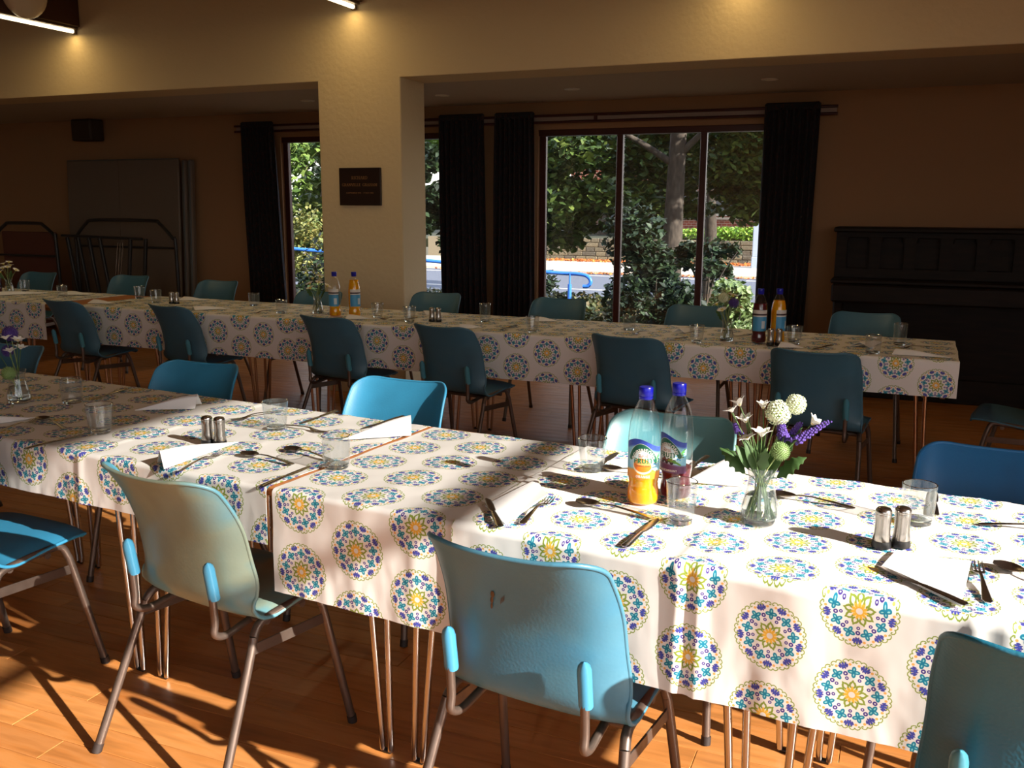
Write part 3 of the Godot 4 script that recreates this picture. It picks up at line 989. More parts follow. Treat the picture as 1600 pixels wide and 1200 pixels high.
func build_chairs() -> void:
	make_chair_meshes()
	var g1 := "chairs on the near side of the near row"
	var g2 := "chairs on the far side of the near row"
	var g3 := "chairs on the near side of the far row"
	var g4 := "chairs on the far side of the far row"
	chair("blue chair at the left edge, only its seat corner and legs showing", g1, -2.445, -1.80, -4.0, M.shell_blue, M.socket)
	chair("worn olive-backed blue chair left of the tablecloth gap, whole back and leg showing", g1, -1.570, -1.835, -9.5, M.shell_worn, M.socket)
	var c2 := chair("large blue-grey chair with a brown scuff, pushed in before the juice bottles", g1, -0.612, -1.715, -6.5, M.shell_grey, M.socket)
	var sc := MB.new()
	for e in [[-0.040, 0.676, 0.0045], [-0.045, 0.661, 0.0035], [-0.049, 0.646, 0.0025]]:
		var zz: float = lerpf(0.1725, 0.187, (e[1] - 0.645) / 0.035)
		sc.ball(Vector3(e[0], e[1], zz + 0.0022), Vector3(e[2], 0.0095, 0.0009), 8, 6, Basis(Vector3.BACK, -0.3) * Basis(Vector3.RIGHT, 0.38))
	for k in 3:
		sc.ball(Vector3(-0.024 + 0.004 * k, 0.664 + 0.004 * k, 0.1825 + 0.0015 * k), Vector3(0.0009, 0.010, 0.0006), 6, 5, Basis(Vector3.BACK, -0.3) * Basis(Vector3.RIGHT, 0.38))
	tag(obj("scuff_mark", sc, mat(Color8(96, 70, 44), 0.8), c2), "brown scuff on the chair back")
	chair("nearest dark teal chair with a pebbled back, at the lower right corner", g1, 0.305, -1.65, -3.0, M.shell_dark, M.socket_teal)
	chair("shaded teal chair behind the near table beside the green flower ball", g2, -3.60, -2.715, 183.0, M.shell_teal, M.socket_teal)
	chair("teal-blue chair behind the near table by the far napkin, left of the bright one", g2, -2.52, -2.675, 182.0, M.shell_blue, M.socket)
	chair("bright sunlit blue chair behind the near table beside a white napkin", g2, -1.622, -2.675, 179.0, M.shell_blue, M.socket)
	chair("pale scratched turquoise chair right behind the two juice bottles", g2, -0.60, -2.505, 177.0, M.shell_pale, M.socket)
	chair("deep blue chair behind the near table beyond the rightmost tumbler", g2, 0.265, -2.445, 176.0, M.shell_deep, M.socket)
	var f := [[-6.120, -4.720, -8.0, "cut off by the left edge of the picture, before the far row"], [-5.030, -4.680, -10.0, "before the bare gap between two far tablecloths"], [-4.170, -4.720, -12.0, "below the far salt and pepper pair at left"], [-2.965, -4.635, -9.0, "below the two far orange squash bottles"], [-2.170, -4.545, -11.0, "below the far salt and pepper pair right of the column"], [-1.175, -4.560, -11.0, "in front of the far row below the wide window"], [-0.296, -4.455, -7.0, "rightmost before the far row, near its open end"]]
	for e in f:
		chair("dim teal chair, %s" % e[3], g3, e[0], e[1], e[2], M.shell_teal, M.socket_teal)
	var m := [[-7.22, -6.015, 184.0, "behind the far flower vase at left"], [-6.2, -6.075, 184.0, "before the stacked folding tables"], [-5.15, -5.955, 182.0, "beside the far left curtain"], [-3.86, -5.495, 180.0, "behind the far squash bottles, against the column"], [-3.045, -5.755, 179.0, "just right of the cream column foot"], [-2.11, -5.745, 179.0, "below the blue handrail seen outside"], [-1.155, -5.675, 179.0, "behind the far vase of yellow flowers"], [-0.165, -5.695, 178.0, "before the dark upright piano"]]
	for e in m:
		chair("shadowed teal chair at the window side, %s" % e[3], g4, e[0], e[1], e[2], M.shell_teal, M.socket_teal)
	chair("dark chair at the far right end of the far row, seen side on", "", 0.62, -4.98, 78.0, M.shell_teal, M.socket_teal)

# ---------------------------------------------------------------- tables and cloths
const NEAR_ROW := Vector2(-5.3, -1.671)
const FAR_ROW := Vector2(-1.2, -4.585)

func row_frame(r: Vector2) -> Transform3D:
	return Transform3D(Basis(Vector3.UP, deg_to_rad(r.x)), Vector3(0, 0, r.y))

func build_table(fr: Transform3D, xc: float, l: float, label: String, group: String, legs: Material) -> void:
	var t := thing("dining_table", label, "table", fr * Vector3(xc, 0, -0.385), fr.basis.get_euler().y, group)
	obj("table_top", MB.new().box(Vector3(0, T - 0.0125, 0), Vector3(l - 0.004, 0.025, 0.735), 0.004), M.table_top, t)
	obj("apron", MB.new().box(Vector3(0, T - 0.045, 0), Vector3(l - 0.16, 0.04, 0.5), 0.004), M.table_top, t)
	for sx in [-1, 1]:
		for sz in [-1, 1]:
			var x: float = sx * (l / 2 - 0.085)
			var xf: float = sx * (l / 2 - 0.05)
			var z: float = sz * 0.235
			var m := MB.new()
			for e in [-1, 1]:
				m.tube([Vector3(x + e * 0.024, T - 0.03, z - 0.012 * e), Vector3(xf + e * 0.0135, 0.03, z + sz * 0.012), Vector3(xf + e * 0.012, 0.008, z + sz * 0.012)], 0.0088, 10)
			var a := obj("leg", m, legs, t)
			obj("foot", MB.new().tube([Vector3(xf - 0.012, 0.006, z + sz * 0.012), Vector3(xf + 0.012, 0.006, z + sz * 0.012)], 0.0075, 8), M.black, a)

# a cloth laid over the row from x0 to x1; drops at back and front; print phase and scale
func build_cloth(fr: Transform3D, x0: float, x1: float, back: float, front: float, lift: float, cx: float, cy: float, col: float, pitch: float, creases: Array, seed_: int, label: String, group: String) -> void:
	var w := 0.745
	var r := 0.011
	var q := PI * r / 2
	var total := (back - r) + q + (w - 2 * r) + q + (front - r)
	var at := func(s: float) -> Array:
		var t := T + 0.002 + lift
		if s < back - r:
			return [Vector2(-w, t - back + s), Vector2(-1, 0)]
		s -= back - r
		if s < q:
			var a := s / r
			return [Vector2(-w + r - cos(a) * r, t - r + sin(a) * r), Vector2(-cos(a), sin(a))]
		s -= q
		if s < w - 2 * r:
			return [Vector2(-w + r + s, t), Vector2(0, 1)]
		s -= w - 2 * r
		if s < q:
			var a := s / r
			return [Vector2(-r + sin(a) * r, t - r + cos(a) * r), Vector2(sin(a), cos(a))]
		s -= q
		return [Vector2(0, t - r - s), Vector2(1, 0)]
	var sf := (back - r) + q + (w - 2 * r) + q * 0.5       # path length at the front fold
	var sc := sf + (T - cy)
	var list := []
	var s := 0.0
	while s < total:
		list.append(s)
		s += 0.003 if absf(s - sf) < 0.014 or absf(s - (back - r + q / 2)) < 0.014 else 0.0115
	list.append(total)
	var nx := int((x1 - x0) / 0.0085) + 1
	var rows := []
	var uvs := []
	noise.seed = seed_
	noise.frequency = 1.0
	noise.fractal_octaves = 3
	for sv in list:
		var e: Array = at.call(sv)
		var p: Vector2 = e[0]
		var nn: Vector2 = e[1]
		var hang := clampf((sv - sf) / maxf(front, 0.05), 0.0, 1.0)
		var row := PackedVector3Array()
		var u := PackedVector2Array()
		for j in nx:
			var x := lerpf(x0, x1, float(j) / (nx - 1))
			var d := 0.0014 + 0.0018 * noise.get_noise_2d(x * 3.0, sv * 3.0) + 0.0012 * noise.get_noise_2d(x * 9.0, sv * 5.0 + 7.0)
			for c in creases:
				var k: float = (x - c[0] - 0.012 * (sv - sf) * c[3]) / c[2]
				d += c[1] * exp(-k * k) * (1.0 if hang > 0.0 else 0.55)
			d += hang * (0.005 + 0.0045 * noise.get_noise_2d(x * 4.5 + 31.0, sv * 1.2) + 0.003 * noise.get_noise_2d(x * 14.0 + 3.0, sv * 4.0))
			if sv > sf - 0.02:
				d += lift * 2.6 * smoothstep(sf - 0.02, sf + 0.01, sv)
			if hang <= 0.0:
				d = maxf(d, 0.0002)
			row.append(fr * Vector3(x + 0.004 * noise.get_noise_2d(float(j == 0) * 9.0, sv * 3.0), p.y + nn.y * d, p.x + nn.x * d))
			u.append(Vector2((x - cx) / (2.0 * col) + 0.25, (sv - sc) / pitch + 0.25))
		rows.append(row)
		uvs.append(u)
	var o := obj("tablecloth", MB.new().sheet(rows, 0.0012, uvs), M.cloth)
	tag(o, label, "tablecloth", group)

func build_rows() -> void:
	var a := row_frame(NEAR_ROW)
	var b := row_frame(FAR_ROW)
	var names_ := ["under the juice bottles and flowers", "meeting at the cloth gap behind the worn olive chair", "at the left edge under the nearer cloth", "farthest left of the near row"]
	var xs := [-0.65, -1.57, -2.49, -3.41]
	build_table(a, 0.27, 0.92, "near row table at the lower right corner behind the dark teal chair", "tables of the near row", M.chrome)
	for k in 4:
		build_table(a, xs[k], 0.92, "near row table %s" % names_[k], "tables of the near row", M.chrome)
	var far := ["at the open right end", "below the right light of the wide window", "below the left light of the wide window", "right of the column with the second salt and pepper", "beneath the orange squash bottles", "beneath the left salt and pepper", "left of the bare tabletop gap", "at the far left under the dark bottle"]
	for k in 8:
		build_table(b, -0.22 - 0.87 * k, 0.87, "far row table %s" % far[k], "tables of the far row", M.copper)
	build_cloth(a, -3.86, -1.404, 0.16, 0.145, 0.0, -2.312, 0.677, 0.187, 0.186, [[-2.09, 0.005, 0.012, 0.4], [-2.6, 0.003, 0.02, 0.0], [-3.1, 0.004, 0.02, 0.0], [-1.72, 0.0025, 0.02, 0.2]], 3, "medallion-print white cloth with the short drop, left part of the near row", "tablecloths of the near row")
	build_cloth(a, -1.386, -0.60, 0.16, 0.264, 0.0, -1.301, 0.526, 0.170, 0.172, [[-1.12, 0.004, 0.03, 1.0], [-0.97, 0.004, 0.025, -1.0]], 4, "medallion-print white cloth in the middle of the near row, beside the gap", "tablecloths of the near row")
	build_cloth(a, -0.866, 0.88, 0.16, 0.262, 0.0035, -0.17, 0.622, 0.152, 0.160, [[-0.352, 0.0064, 0.011, 1.0], [-0.308, 0.0058, 0.011, 1.0], [0.165, 0.004, 0.012, 1.0], [0.215, 0.003, 0.013, 1.0], [-0.13, 0.006, 0.06, 0.6]], 5, "medallion-print white cloth in full sun under bottles and flowers", "tablecloths of the near row")
	var fl := [[-7.25, -5.46, 0.25, -6.1, 0.60, "far row medallion cloth at the far left edge"], [-5.17, -3.34, 0.25, -4.82, 0.71, "far row medallion cloth right of the bare tabletop gap"], [-3.36, -1.20, 0.25, -2.773, 0.633, "far row medallion cloth under the orange squash bottles and the column"], [-1.22, 0.285, 0.165, 0.019, 0.701, "far row medallion cloth with the short drop at the open right end"]]
	for k in 4:
		var e: Array = fl[k]
		build_cloth(b, e[0], e[1], 0.12, e[2], 0.0 if k % 2 == 0 else 0.0025, e[3], e[4], 0.177, 0.178, [[e[0] + 0.5, 0.003, 0.012, 0.3], [e[0] + 1.1, 0.003, 0.012, -0.3]], 11 + k, e[5], "tablecloths of the far row")

# ---------------------------------------------------------------- things on the tables
const YN := 0.7265      # cloth surface, plain
const YC := 0.7300      # cloth surface where one cloth lies over another
var kit := {}

func make_kit() -> void:
	# tumblers: wall shell, thick base
	var spec := {"tapered": [0.030, 0.040, 0.089, 0, 0.0], "panelled": [0.034, 0.037, 0.086, 9, 0.018], "plain": [0.033, 0.036, 0.088, 0, 0.0], "slim": [0.027, 0.034, 0.094, 0, 0.0], "fluted": [0.028, 0.038, 0.088, 10, 0.012], "tall": [0.030, 0.034, 0.108, 0, 0.0]}
	for k in spec:
		var s: Array = spec[k]
		var out := []
		for i in 8:
			var f := i / 7.0
			out.append(Vector2(lerpf(s[0], s[1], pow(f, 0.7)), 0.002 + f * (s[2] - 0.003)))
		out.append(Vector2(s[1] - 0.0008, s[2]))
		out.append(Vector2(s[1] - 0.0022, s[2] - 0.0006))
		for i in range(6, -1, -1):
			var f := i / 7.0
			out.append(Vector2(lerpf(s[0], s[1], pow(f, 0.7)) - 0.0024, maxf(0.002 + f * (s[2] - 0.003), 0.012)))
		kit["wall_" + k] = MB.new().lathe(out, 36, Vector3.ZERO, s[3], s[4]).mesh()
		kit["base_" + k] = MB.new().lathe([Vector2(0, 0), Vector2(s[0] * 0.9, 0), Vector2(s[0] - 0.0026, 0.002), Vector2(s[0] - 0.0022, 0.009), Vector2(s[0] * 0.8, 0.0105), Vector2(0, 0.010)], 30, Vector3.ZERO, s[3], s[4]).mesh()
		kit["rim_" + k] = MB.new().lathe([Vector2(s[1] - 0.0026, s[2] - 0.0003), Vector2(s[1] - 0.0012, s[2] + 0.0007), Vector2(s[1] + 0.0003, s[2] - 0.0003)], 36, Vector3.ZERO, s[3], s[4]).mesh()
	# shakers
	kit.shaker_base = MB.new().lathe([Vector2(0, 0), Vector2(0.0185, 0), Vector2(0.0195, 0.003), Vector2(0.0178, 0.0145), Vector2(0, 0.0145)], 24).mesh()
	kit.shaker_body = MB.new().lathe([Vector2(0.0172, 0.0145), Vector2(0.0178, 0.016), Vector2(0.0158, 0.030), Vector2(0.0150, 0.045), Vector2(0.0152, 0.060), Vector2(0.0160, 0.070), Vector2(0.0158, 0.0715)], 24).mesh()
	kit.shaker_cap = MB.new().lathe([Vector2(0.0158, 0.0715), Vector2(0.0162, 0.073), Vector2(0.0158, 0.078), Vector2(0.0128, 0.0825), Vector2(0.007, 0.0843), Vector2(0, 0.0845)], 24).mesh()
	# cutlery, head at the origin, lying along +z
	var x := Vector3.RIGHT
	var y := Vector3.UP
	kit.knife_blade = MB.new().loft([Vector3(0, 0.0016, 0.0), Vector3(0.001, 0.0018, 0.012), Vector3(0.001, 0.0022, 0.05), Vector3(0, 0.0028, 0.092), Vector3(0, 0.0032, 0.104)], x, y, [0.0018, 0.0075, 0.0092, 0.0084, 0.0045], [0.0006, 0.0009, 0.001, 0.0012, 0.002], 8).mesh()
	kit.knife_handle = MB.new().loft([Vector3(0, 0.0032, 0.102), Vector3(0, 0.0036, 0.112), Vector3(0, 0.0040, 0.16), Vector3(0, 0.0036, 0.196), Vector3(0, 0.003, 0.202)], x, y, [0.0042, 0.0062, 0.0088, 0.0098, 0.006], [0.002, 0.0026, 0.0032, 0.003, 0.0014], 10).mesh()
	var bowl := []
	for i in 13:
		var f := i / 12.0
		var w := 0.0205 * pow(maxf(sin(PI * pow(f, 0.85)), 0.0), 0.62) + 0.0006
		var row := PackedVector3Array()
		for j in 11:
			var g := j / 5.0 - 1.0
			row.append(Vector3(g * w, 0.0016 + 0.0085 * (1.0 - (1.0 - g * g) * sin(PI * f)), f * 0.064))
		bowl.append(row)
	kit.spoon_bowl = MB.new().sheet(bowl, 0.0014).mesh()
	kit.spoon_handle = MB.new().loft([Vector3(0, 0.0098, 0.060), Vector3(0, 0.012, 0.075), Vector3(0, 0.0125, 0.10), Vector3(0, 0.008, 0.15), Vector3(0, 0.0035, 0.188), Vector3(0, 0.003, 0.197)], x, y, [0.004, 0.0034, 0.0034, 0.0062, 0.0094, 0.005], [0.0013, 0.0018, 0.0018, 0.0014, 0.0012, 0.0008], 8).mesh()
	var fk := MB.new()
	for k in 4:
		var tx := (k - 1.5) * 0.0068
		fk.loft([Vector3(tx, 0.0075, 0.0), Vector3(tx, 0.0036, 0.02), Vector3(tx, 0.0022, 0.038), Vector3(tx * 0.95, 0.0030, 0.05)], x, y, [0.0009, 0.0017, 0.002, 0.0022], [0.0005, 0.0008, 0.001, 0.001], 6)
	kit.fork_tines = fk.mesh()
	kit.fork_handle = MB.new().loft([Vector3(0, 0.0028, 0.046), Vector3(0, 0.0036, 0.052), Vector3(0, 0.006, 0.064), Vector3(0, 0.0098, 0.076), Vector3(0, 0.011, 0.10), Vector3(0, 0.0075, 0.15), Vector3(0, 0.0035, 0.19), Vector3(0, 0.003, 0.199)], x, y, [0.0118, 0.0122, 0.0095, 0.0036, 0.0034, 0.0062, 0.0094, 0.005], [0.001, 0.0011, 0.0012, 0.0018, 0.0018, 0.0014, 0.0012, 0.0008], 8).mesh()

func tumbler(kind: String, x: float, z: float, y: float, label: String, group: String) -> void:
	var t := thing("tumbler", label, "glass", Vector3(x, y, z), rng.randf() * TAU, group)
	obj("wall", kit["wall_" + kind], M.glass, t)
	obj("base", kit["base_" + kind], M.glass_base, t)
	obj("rim", kit["rim_" + kind], M.glass_base, t)

func shakers(x: float, z: float, y: float, turn: float, where: String) -> void:
	for k in 2:
		var o := Vector3(cos(turn), 0, -sin(turn)) * (k - 0.5) * 0.0415
		var t := thing(["salt_shaker", "pepper_shaker"][k], "steel %s shaker, %s of the pair %s" % [["salt", "pepper"][k], ["left", "right"][k], where], "shaker", Vector3(x, y, z) + o, 0.0, "salt and pepper shakers")
		obj("base", kit.shaker_base, M.black, t)
		obj("body", kit.shaker_body, M.steel, t)
		obj("cap", kit.shaker_cap, M.steel, t)

func cutlery(kind: String, hx: float, hz: float, tx: float, tz: float, y: float, label: String, group: String) -> void:
	var t := thing(kind, label, kind, Vector3(hx, y, hz), atan2(tx - hx, tz - hz), group)
	match kind:
		"knife":
			obj("blade", kit.knife_blade, M.blade, t)
			obj("handle", kit.knife_handle, M.steel, t)
		"fork":
			obj("tines", kit.fork_tines, M.blade, t)
			obj("handle", kit.fork_handle, M.steel, t)
		"spoon":
			obj("bowl", kit.spoon_bowl, M.blade, t)
			obj("handle", kit.spoon_handle, M.steel, t)

# folded paper napkin: tip a, foot b, foot d, ridge lifted by h between b and d (h = 0 lies flat as a square a b c d)
func napkin(a: Vector3, b: Vector3, d: Vector3, h: float, label: String, group: String) -> void:
	var apex := (b + d) / 2 + Vector3(0, h, 0)
	var rows := []
	for i in 9:
		var f := i / 8.0
		var row := PackedVector3Array()
		for j in 9:
			var g := j / 8.0
			var e: Vector3 = b.lerp(apex, g * 2.0) if g < 0.5 else apex.lerp(d, g * 2.0 - 1.0)
			e.y += 0.010 * sin(PI * f) * (1.0 - absf(g * 2.0 - 1.0)) * signf(h)
			row.append(a.lerp(e, maxf(f, 0.012)) + Vector3(0, 0.0016, 0))
		rows.append(row)
	var o := obj("napkin", MB.new().sheet(rows, 0.0022), M.napkin)
	tag(o, label, "napkin", group)

func flat_napkin(p: Array, y: float, label: String, group: String) -> void:
	var rows := []
	for i in 11:
		var f := i / 10.0
		var row := PackedVector3Array()
		for j in 11:
			var g := j / 10.0
			var q: Vector2 = (p[0] as Vector2).lerp(p[1], f).lerp((p[3] as Vector2).lerp(p[2], f), g)
			row.append(Vector3(q.x, y + 0.002 + 0.005 * pow(f, 3.0) * g + 0.0012 * sin(f * 5.0 + g * 3.0) + 0.0012, q.y))
		rows.append(row)
	var o := obj("napkin", MB.new().sheet(rows, 0.0026), M.napkin)
	tag(o, label, "napkin", group)

func bottle_profile(grow: float) -> Array:
	var pr := []
	for e in [[0.0, 0.0], [0.026, 0.0], [0.034, 0.004], [0.0368, 0.012], [0.0368, 0.030], [0.0345, 0.042], [0.0335, 0.050], [0.0352, 0.060], [0.0372, 0.070], [0.0374, 0.10], [0.0374, 0.150], [0.0368, 0.168], [0.0340, 0.192], [0.0285, 0.214], [0.0210, 0.232], [0.0150, 0.243], [0.0128, 0.249], [0.0128, 0.262]]:
		pr.append(Vector2(maxf(e[0] + grow, 0.0), e[1]))
	return pr

func label_art(orange: bool) -> StandardMaterial3D:
	var p := Paint.new(256, 192, Color8(134, 196, 222))
	for y in 192:
		for x in 256:
			var dx := (x - 128.0) / 92.0
			var dy := (y - 92.0) / 62.0
			var glow := clampf(1.25 - sqrt(dx * dx + dy * dy), 0.0, 1.0)
			p.over(x, y, Color8(252, 250, 246), glow)
			if y < 40:
				p.over(x, y, Color8(52, 76, 176), clampf((40 - y) / 14.0, 0.0, 1.0))
			var low := clampf((y - 138.0) / 14.0, 0.0, 1.0)
			p.over(x, y, Color8(246, 150, 40) if orange else Color8(104, 52, 96), low)
	for k in 6:
		p.blob(206 + 6 * cos(k * 1.05), 92 + 10 * sin(k * 1.05), 15, 5, k * 1.05, Color8(42, 158, 226))
	for k in 4:
		p.blob(236 - 6 * k, 50 + k * 13, 20, 5, -0.7 + 0.25 * k, Color8(74, 134, 62))
	# green banner arch
	var arch := []
	for k in 25:
		var a := PI * 1.15 + (PI * 0.70) * k / 24.0
		arch.append(Vector2(128 + cos(a) * 92, 128 + sin(a) * 92))
	p.stroke(arch, 17.0, Color8(226, 222, 190))
	p.stroke(arch, 15.0, Color8(22, 92, 70))
	if orange:
		p.blob(124, 128, 62, 40, 0.0, Color8(250, 232, 200))
		p.blob(124, 124, 56, 34, 0.0, Color8(238, 122, 30))
		p.blob(124, 112, 50, 14, 0.0, Color8(246, 170, 92))
		p.blob(196, 150, 18, 8, 0.5, Color8(120, 150, 50))
	else:
		for k in 6:
			p.blob(92 + k * 17, 136 - (k % 2) * 10, 12, 11, 0.0, Color8(46, 22, 44))
			p.blob(90 + k * 17, 132 - (k % 2) * 10, 3, 3, 0.0, Color8(200, 120, 110))
		for k in 4:
			p.blob(150 + k * 18, 122 + k * 4, 20, 6, -0.5 + k * 0.3, Color8(96, 148, 56))
	var m := mat(Color.WHITE, 0.35)
	m.albedo_texture = ImageTexture.create_from_image(p.image())
	return m

func juice_bottle(kind: String, x: float, z: float, y: float, turn: float, level: float, label: String, art: StandardMaterial3D, near: bool, group: String) -> void:
	var t := thing("juice_bottle", label, "bottle", Vector3(x, y, z), turn, group)
	obj("bottle_wall", MB.new().lathe(bottle_profile(0.0), 36), M.pet, t)
	var pr := [Vector2(0, 0.002)]
	for e in bottle_profile(-0.0012):
		if e.y > 0.002 and e.y < level:
			pr.append(e)
	pr.append(Vector2(pr[-1].x, level))
	pr.append(Vector2(0, level))
	obj("juice", MB.new().lathe(pr, 30), M.orange_juice if kind == "orange" else M.dark_juice, t)
	var cap := MB.new().lathe([Vector2(0.0148, 0.246), Vector2(0.0158, 0.247), Vector2(0.0158, 0.253), Vector2(0.0150, 0.2535), Vector2(0.0162, 0.2545), Vector2(0.0162, 0.272), Vector2(0.0150, 0.2745), Vector2(0, 0.2748)], 40, Vector3.ZERO, 20, 0.012)
	obj("cap", cap, M.cap_blue, t)
	var rows := []
	var uvs := []
	var r := 0.0380
	for i in 10:
		var f := i / 9.0
		var row := PackedVector3Array()
		var u := PackedVector2Array()
		for j in 31:
			var g := j / 30.0
			var a := (g - 0.5) * (2.5 if near else 2.1)
			var top := 0.150 + 0.010 * cos((g - 0.35) * 5.0) if near else 0.168
			var yy := lerpf(top, 0.066 if near else 0.062, f)
			row.append(Vector3(sin(a) * r, yy, cos(a) * r))
			u.append(Vector2(g, f))
		rows.append(row)
		uvs.append(u)
	var lb := obj("label", MB.new().sheet(rows, 0.0004, uvs), art, t)
	if not near:
		return
	var font := SystemFont.new()
	font.font_names = PackedStringArray(["Droid Sans"])
	font.font_weight = 700
	var serif := SystemFont.new()
	serif.font_names = PackedStringArray(["Droid Serif"])
	obj("lettering", bent_text("ROBINSONS", 0.0108, font, r + 0.0006, 0.1335, 0.0235), M.white_paint, lb)
	obj("lettering", bent_text("Real", 0.0095, serif, r + 0.0004, 0.1205, 0.0), M.label_brown, lb)
	obj("lettering", bent_text("FRUIT", 0.0140, font, r + 0.0004, 0.1085, 0.0), M.label_green, lb)
	obj("lettering", bent_text("in every drop", 0.0042, serif, r + 0.0004, 0.0975, 0.0), M.label_brown, lb)
	obj("lettering", bent_text("ORANGE" if kind == "orange" else "BLACKCURRANT", 0.0072 if kind == "orange" else 0.0058, font, r + 0.0004, 0.0715, 0.0), M.white_paint, lb)

func vase(x: float, z: float, y: float, label: String, big: float) -> void:
	var t := thing("flower_vase", label, "vase", Vector3(x, y, z), 0.0, "glass vases of flowers on the tables")
	var pr := []
	for e in [[0.0, 0.0], [0.034, 0.0], [0.0385, 0.005], [0.0395, 0.014], [0.0375, 0.034], [0.031, 0.060], [0.0262, 0.082], [0.0255, 0.092], [0.028, 0.106], [0.0315, 0.116], [0.0302, 0.117], [0.0268, 0.106], [0.0240, 0.092], [0.0248, 0.082], [0.029, 0.06], [0.0355, 0.034], [0.036, 0.014], [0.0, 0.010]]:
		pr.append(Vector2(e[0], e[1]) * big)
	obj("wall", MB.new().lathe(pr, 36), M.glass, t)
	obj("base", MB.new().lathe([Vector2(0, 0.001), Vector2(0.033, 0.001), Vector2(0.0350, 0.006), Vector2(0.0345, 0.010), Vector2(0, 0.0095)], 30), M.glass_base, t)
	var w := []
	for e in [[0.0, 0.0105], [0.0352, 0.0145], [0.0348, 0.034], [0.0284, 0.058], [0.0, 0.058]]:
		w.append(Vector2(e[0], e[1]) * big)
	obj("water", MB.new().lathe(w, 30), M.water, t)

func stem_curve(base: Vector3, head: Vector3) -> Array:
	var mid := base.lerp(head, 0.45) + Vector3((base.x - head.x) * 0.12, 0.012, 0)
	return spline([base, mid, head], 6)

func flower_frame(p: Array) -> Basis:
	var up: Vector3 = (p[-1] - p[-2]).normalized()
	var sx := up.cross(Vector3.BACK if absf(up.z) < 0.9 else Vector3.RIGHT).normalized()
	return Basis(sx, up, sx.cross(up))

func star_flower(base: Vector3, head: Vector3, size: float, open_: float, label: String, group: String) -> void:
	var t := thing("star_flower", label, "flower", base, 0.0, group)
	var p := stem_curve(Vector3.ZERO, head - base)
	obj("stem", MB.new().tube(p, 0.0013, 6), M.stem, t)
	var q := flower_frame(p)
	var h: Vector3 = p[-1]
	for k in 6:
		var a := TAU * k / 6.0 + rng.randf() * 0.2
		var d := q * Vector3(cos(a), 0, sin(a))
		var s := q * Vector3(-sin(a), 0, cos(a))
		var rows := []
		for i in 7:
			var f := i / 6.0
			var w := size * 0.25 * sin(PI * clampf(f * 0.9 + 0.1, 0.0, 1.0)) + 0.0003
			var tilt := open_ + f * 0.25
			var c: Vector3 = h + d * (sin(tilt) * f * size) + q.y * (cos(tilt) * f * size + 0.001)
			rows.append(PackedVector3Array([c - s * w + q.y * w * 0.3, c, c + s * w + q.y * w * 0.3]))
		obj("petal", MB.new().sheet(rows, 0.0005), M.petal, t)
	obj("stamens", MB.new().ball(h + q.y * size * 0.22, Vector3.ONE * size * 0.16, 8, 6), M.stamen, t)

func ball_flower(base: Vector3, head: Vector3, r: float, kind: String, label: String, group: String) -> void:
	var t := thing({"allium": "allium", "thistle": "globe_thistle", "daisy": "daisy", "purple": "purple_globe"}[kind], label, "flower", base, 0.0, group)
	var p := stem_curve(Vector3.ZERO, head - base)
	obj("stem", MB.new().tube(p, 0.0016, 6), M.stem_pale, t)
	var c: Vector3 = p[-1]
	var core: Material = {"allium": M.allium_core, "thistle": M.thistle, "daisy": M.stamen, "purple": M.purple}[kind]
	var tip: Material = {"allium": M.allium, "thistle": M.thistle, "daisy": M.petal, "purple": M.purple}[kind]
	obj("core", MB.new().ball(c, Vector3.ONE * r * (0.86 if kind == "thistle" else 0.58 if kind != "daisy" else 0.3), 16, 10), core, t)
	var m := MB.new()
	var n := 260 if kind == "thistle" else 190
	if kind == "daisy":
		var q := flower_frame(p)
		for k in 16:
			var a := TAU * k / 16.0
			var d := q * Vector3(cos(a), 0.25, sin(a))
			var s := q * Vector3(-sin(a), 0, cos(a))
			m.sheet([PackedVector3Array([c + d * r * 0.2 - s * r * 0.06, c + d * r * 0.2 + s * r * 0.06]), PackedVector3Array([c + d * r * 0.7 - s * r * 0.13, c + d * r * 0.7 + s * r * 0.13]), PackedVector3Array([c + d * r - s * r * 0.05, c + d * r + s * r * 0.05])], 0.0006)
	else:
		for k in n:
			var f := (k + 0.5) / n
			var th := acos(1.0 - 2.0 * f)
			var a := k * 2.39996
			var d := Vector3(sin(th) * cos(a), cos(th), sin(th) * sin(a))
			if kind == "thistle":
				m.tube([c + d * r * 0.82, c + d * r * 1.04], [r * 0.055, r * 0.005], 4, false)
			else:
				var s := d.cross(Vector3(0.3, 0.9, 0.2)).normalized()
				var u := d.cross(s)
				var e := c + d * r * (0.84 + 0.16 * rng.randf())
				for g in 3:
					var b := TAU * g / 3.0 + k
					var o := s * cos(b) + u * sin(b)
					var w := s * -sin(b) + u * cos(b)
					m.poly([e, e + o * r * 0.12 + w * r * 0.075 + d * r * 0.05, e + o * r * 0.24 + d * r * 0.06, e + o * r * 0.12 - w * r * 0.075 + d * r * 0.05], d)
				m.tube([c + d * r * 0.5, e], [r * 0.02, r * 0.02], 3, false)
	obj("florets", m, tip, t)

func spike_flower(base: Vector3, low: Vector3, high: Vector3, r: float, label: String, group: String) -> void:
	var t := thing("purple_spike", label, "flower", base, 0.0, group)
	var p := spline([Vector3.ZERO, (low - base) * 0.55 + Vector3(0, 0.008, 0), low - base, high - base], 5)
	obj("stem", MB.new().tube(p, 0.0014, 6), M.stem, t)
	var m := MB.new()
	for k in 90:
		var f := k / 89.0
		var c := (low - base).lerp(high - base, f)
		var w := r * (1.0 - 0.55 * f) * (0.85 + 0.3 * rng.randf())
		var a := k * 2.39996
		var d := Vector3(cos(a), sin(a) * 0.8, sin(a)).normalized()
		m.ball(c + d * w * 0.72, Vector3.ONE * r * 0.26 * (1.1 - 0.5 * f), 5, 3)
	obj("florets", m, M.purple, t)

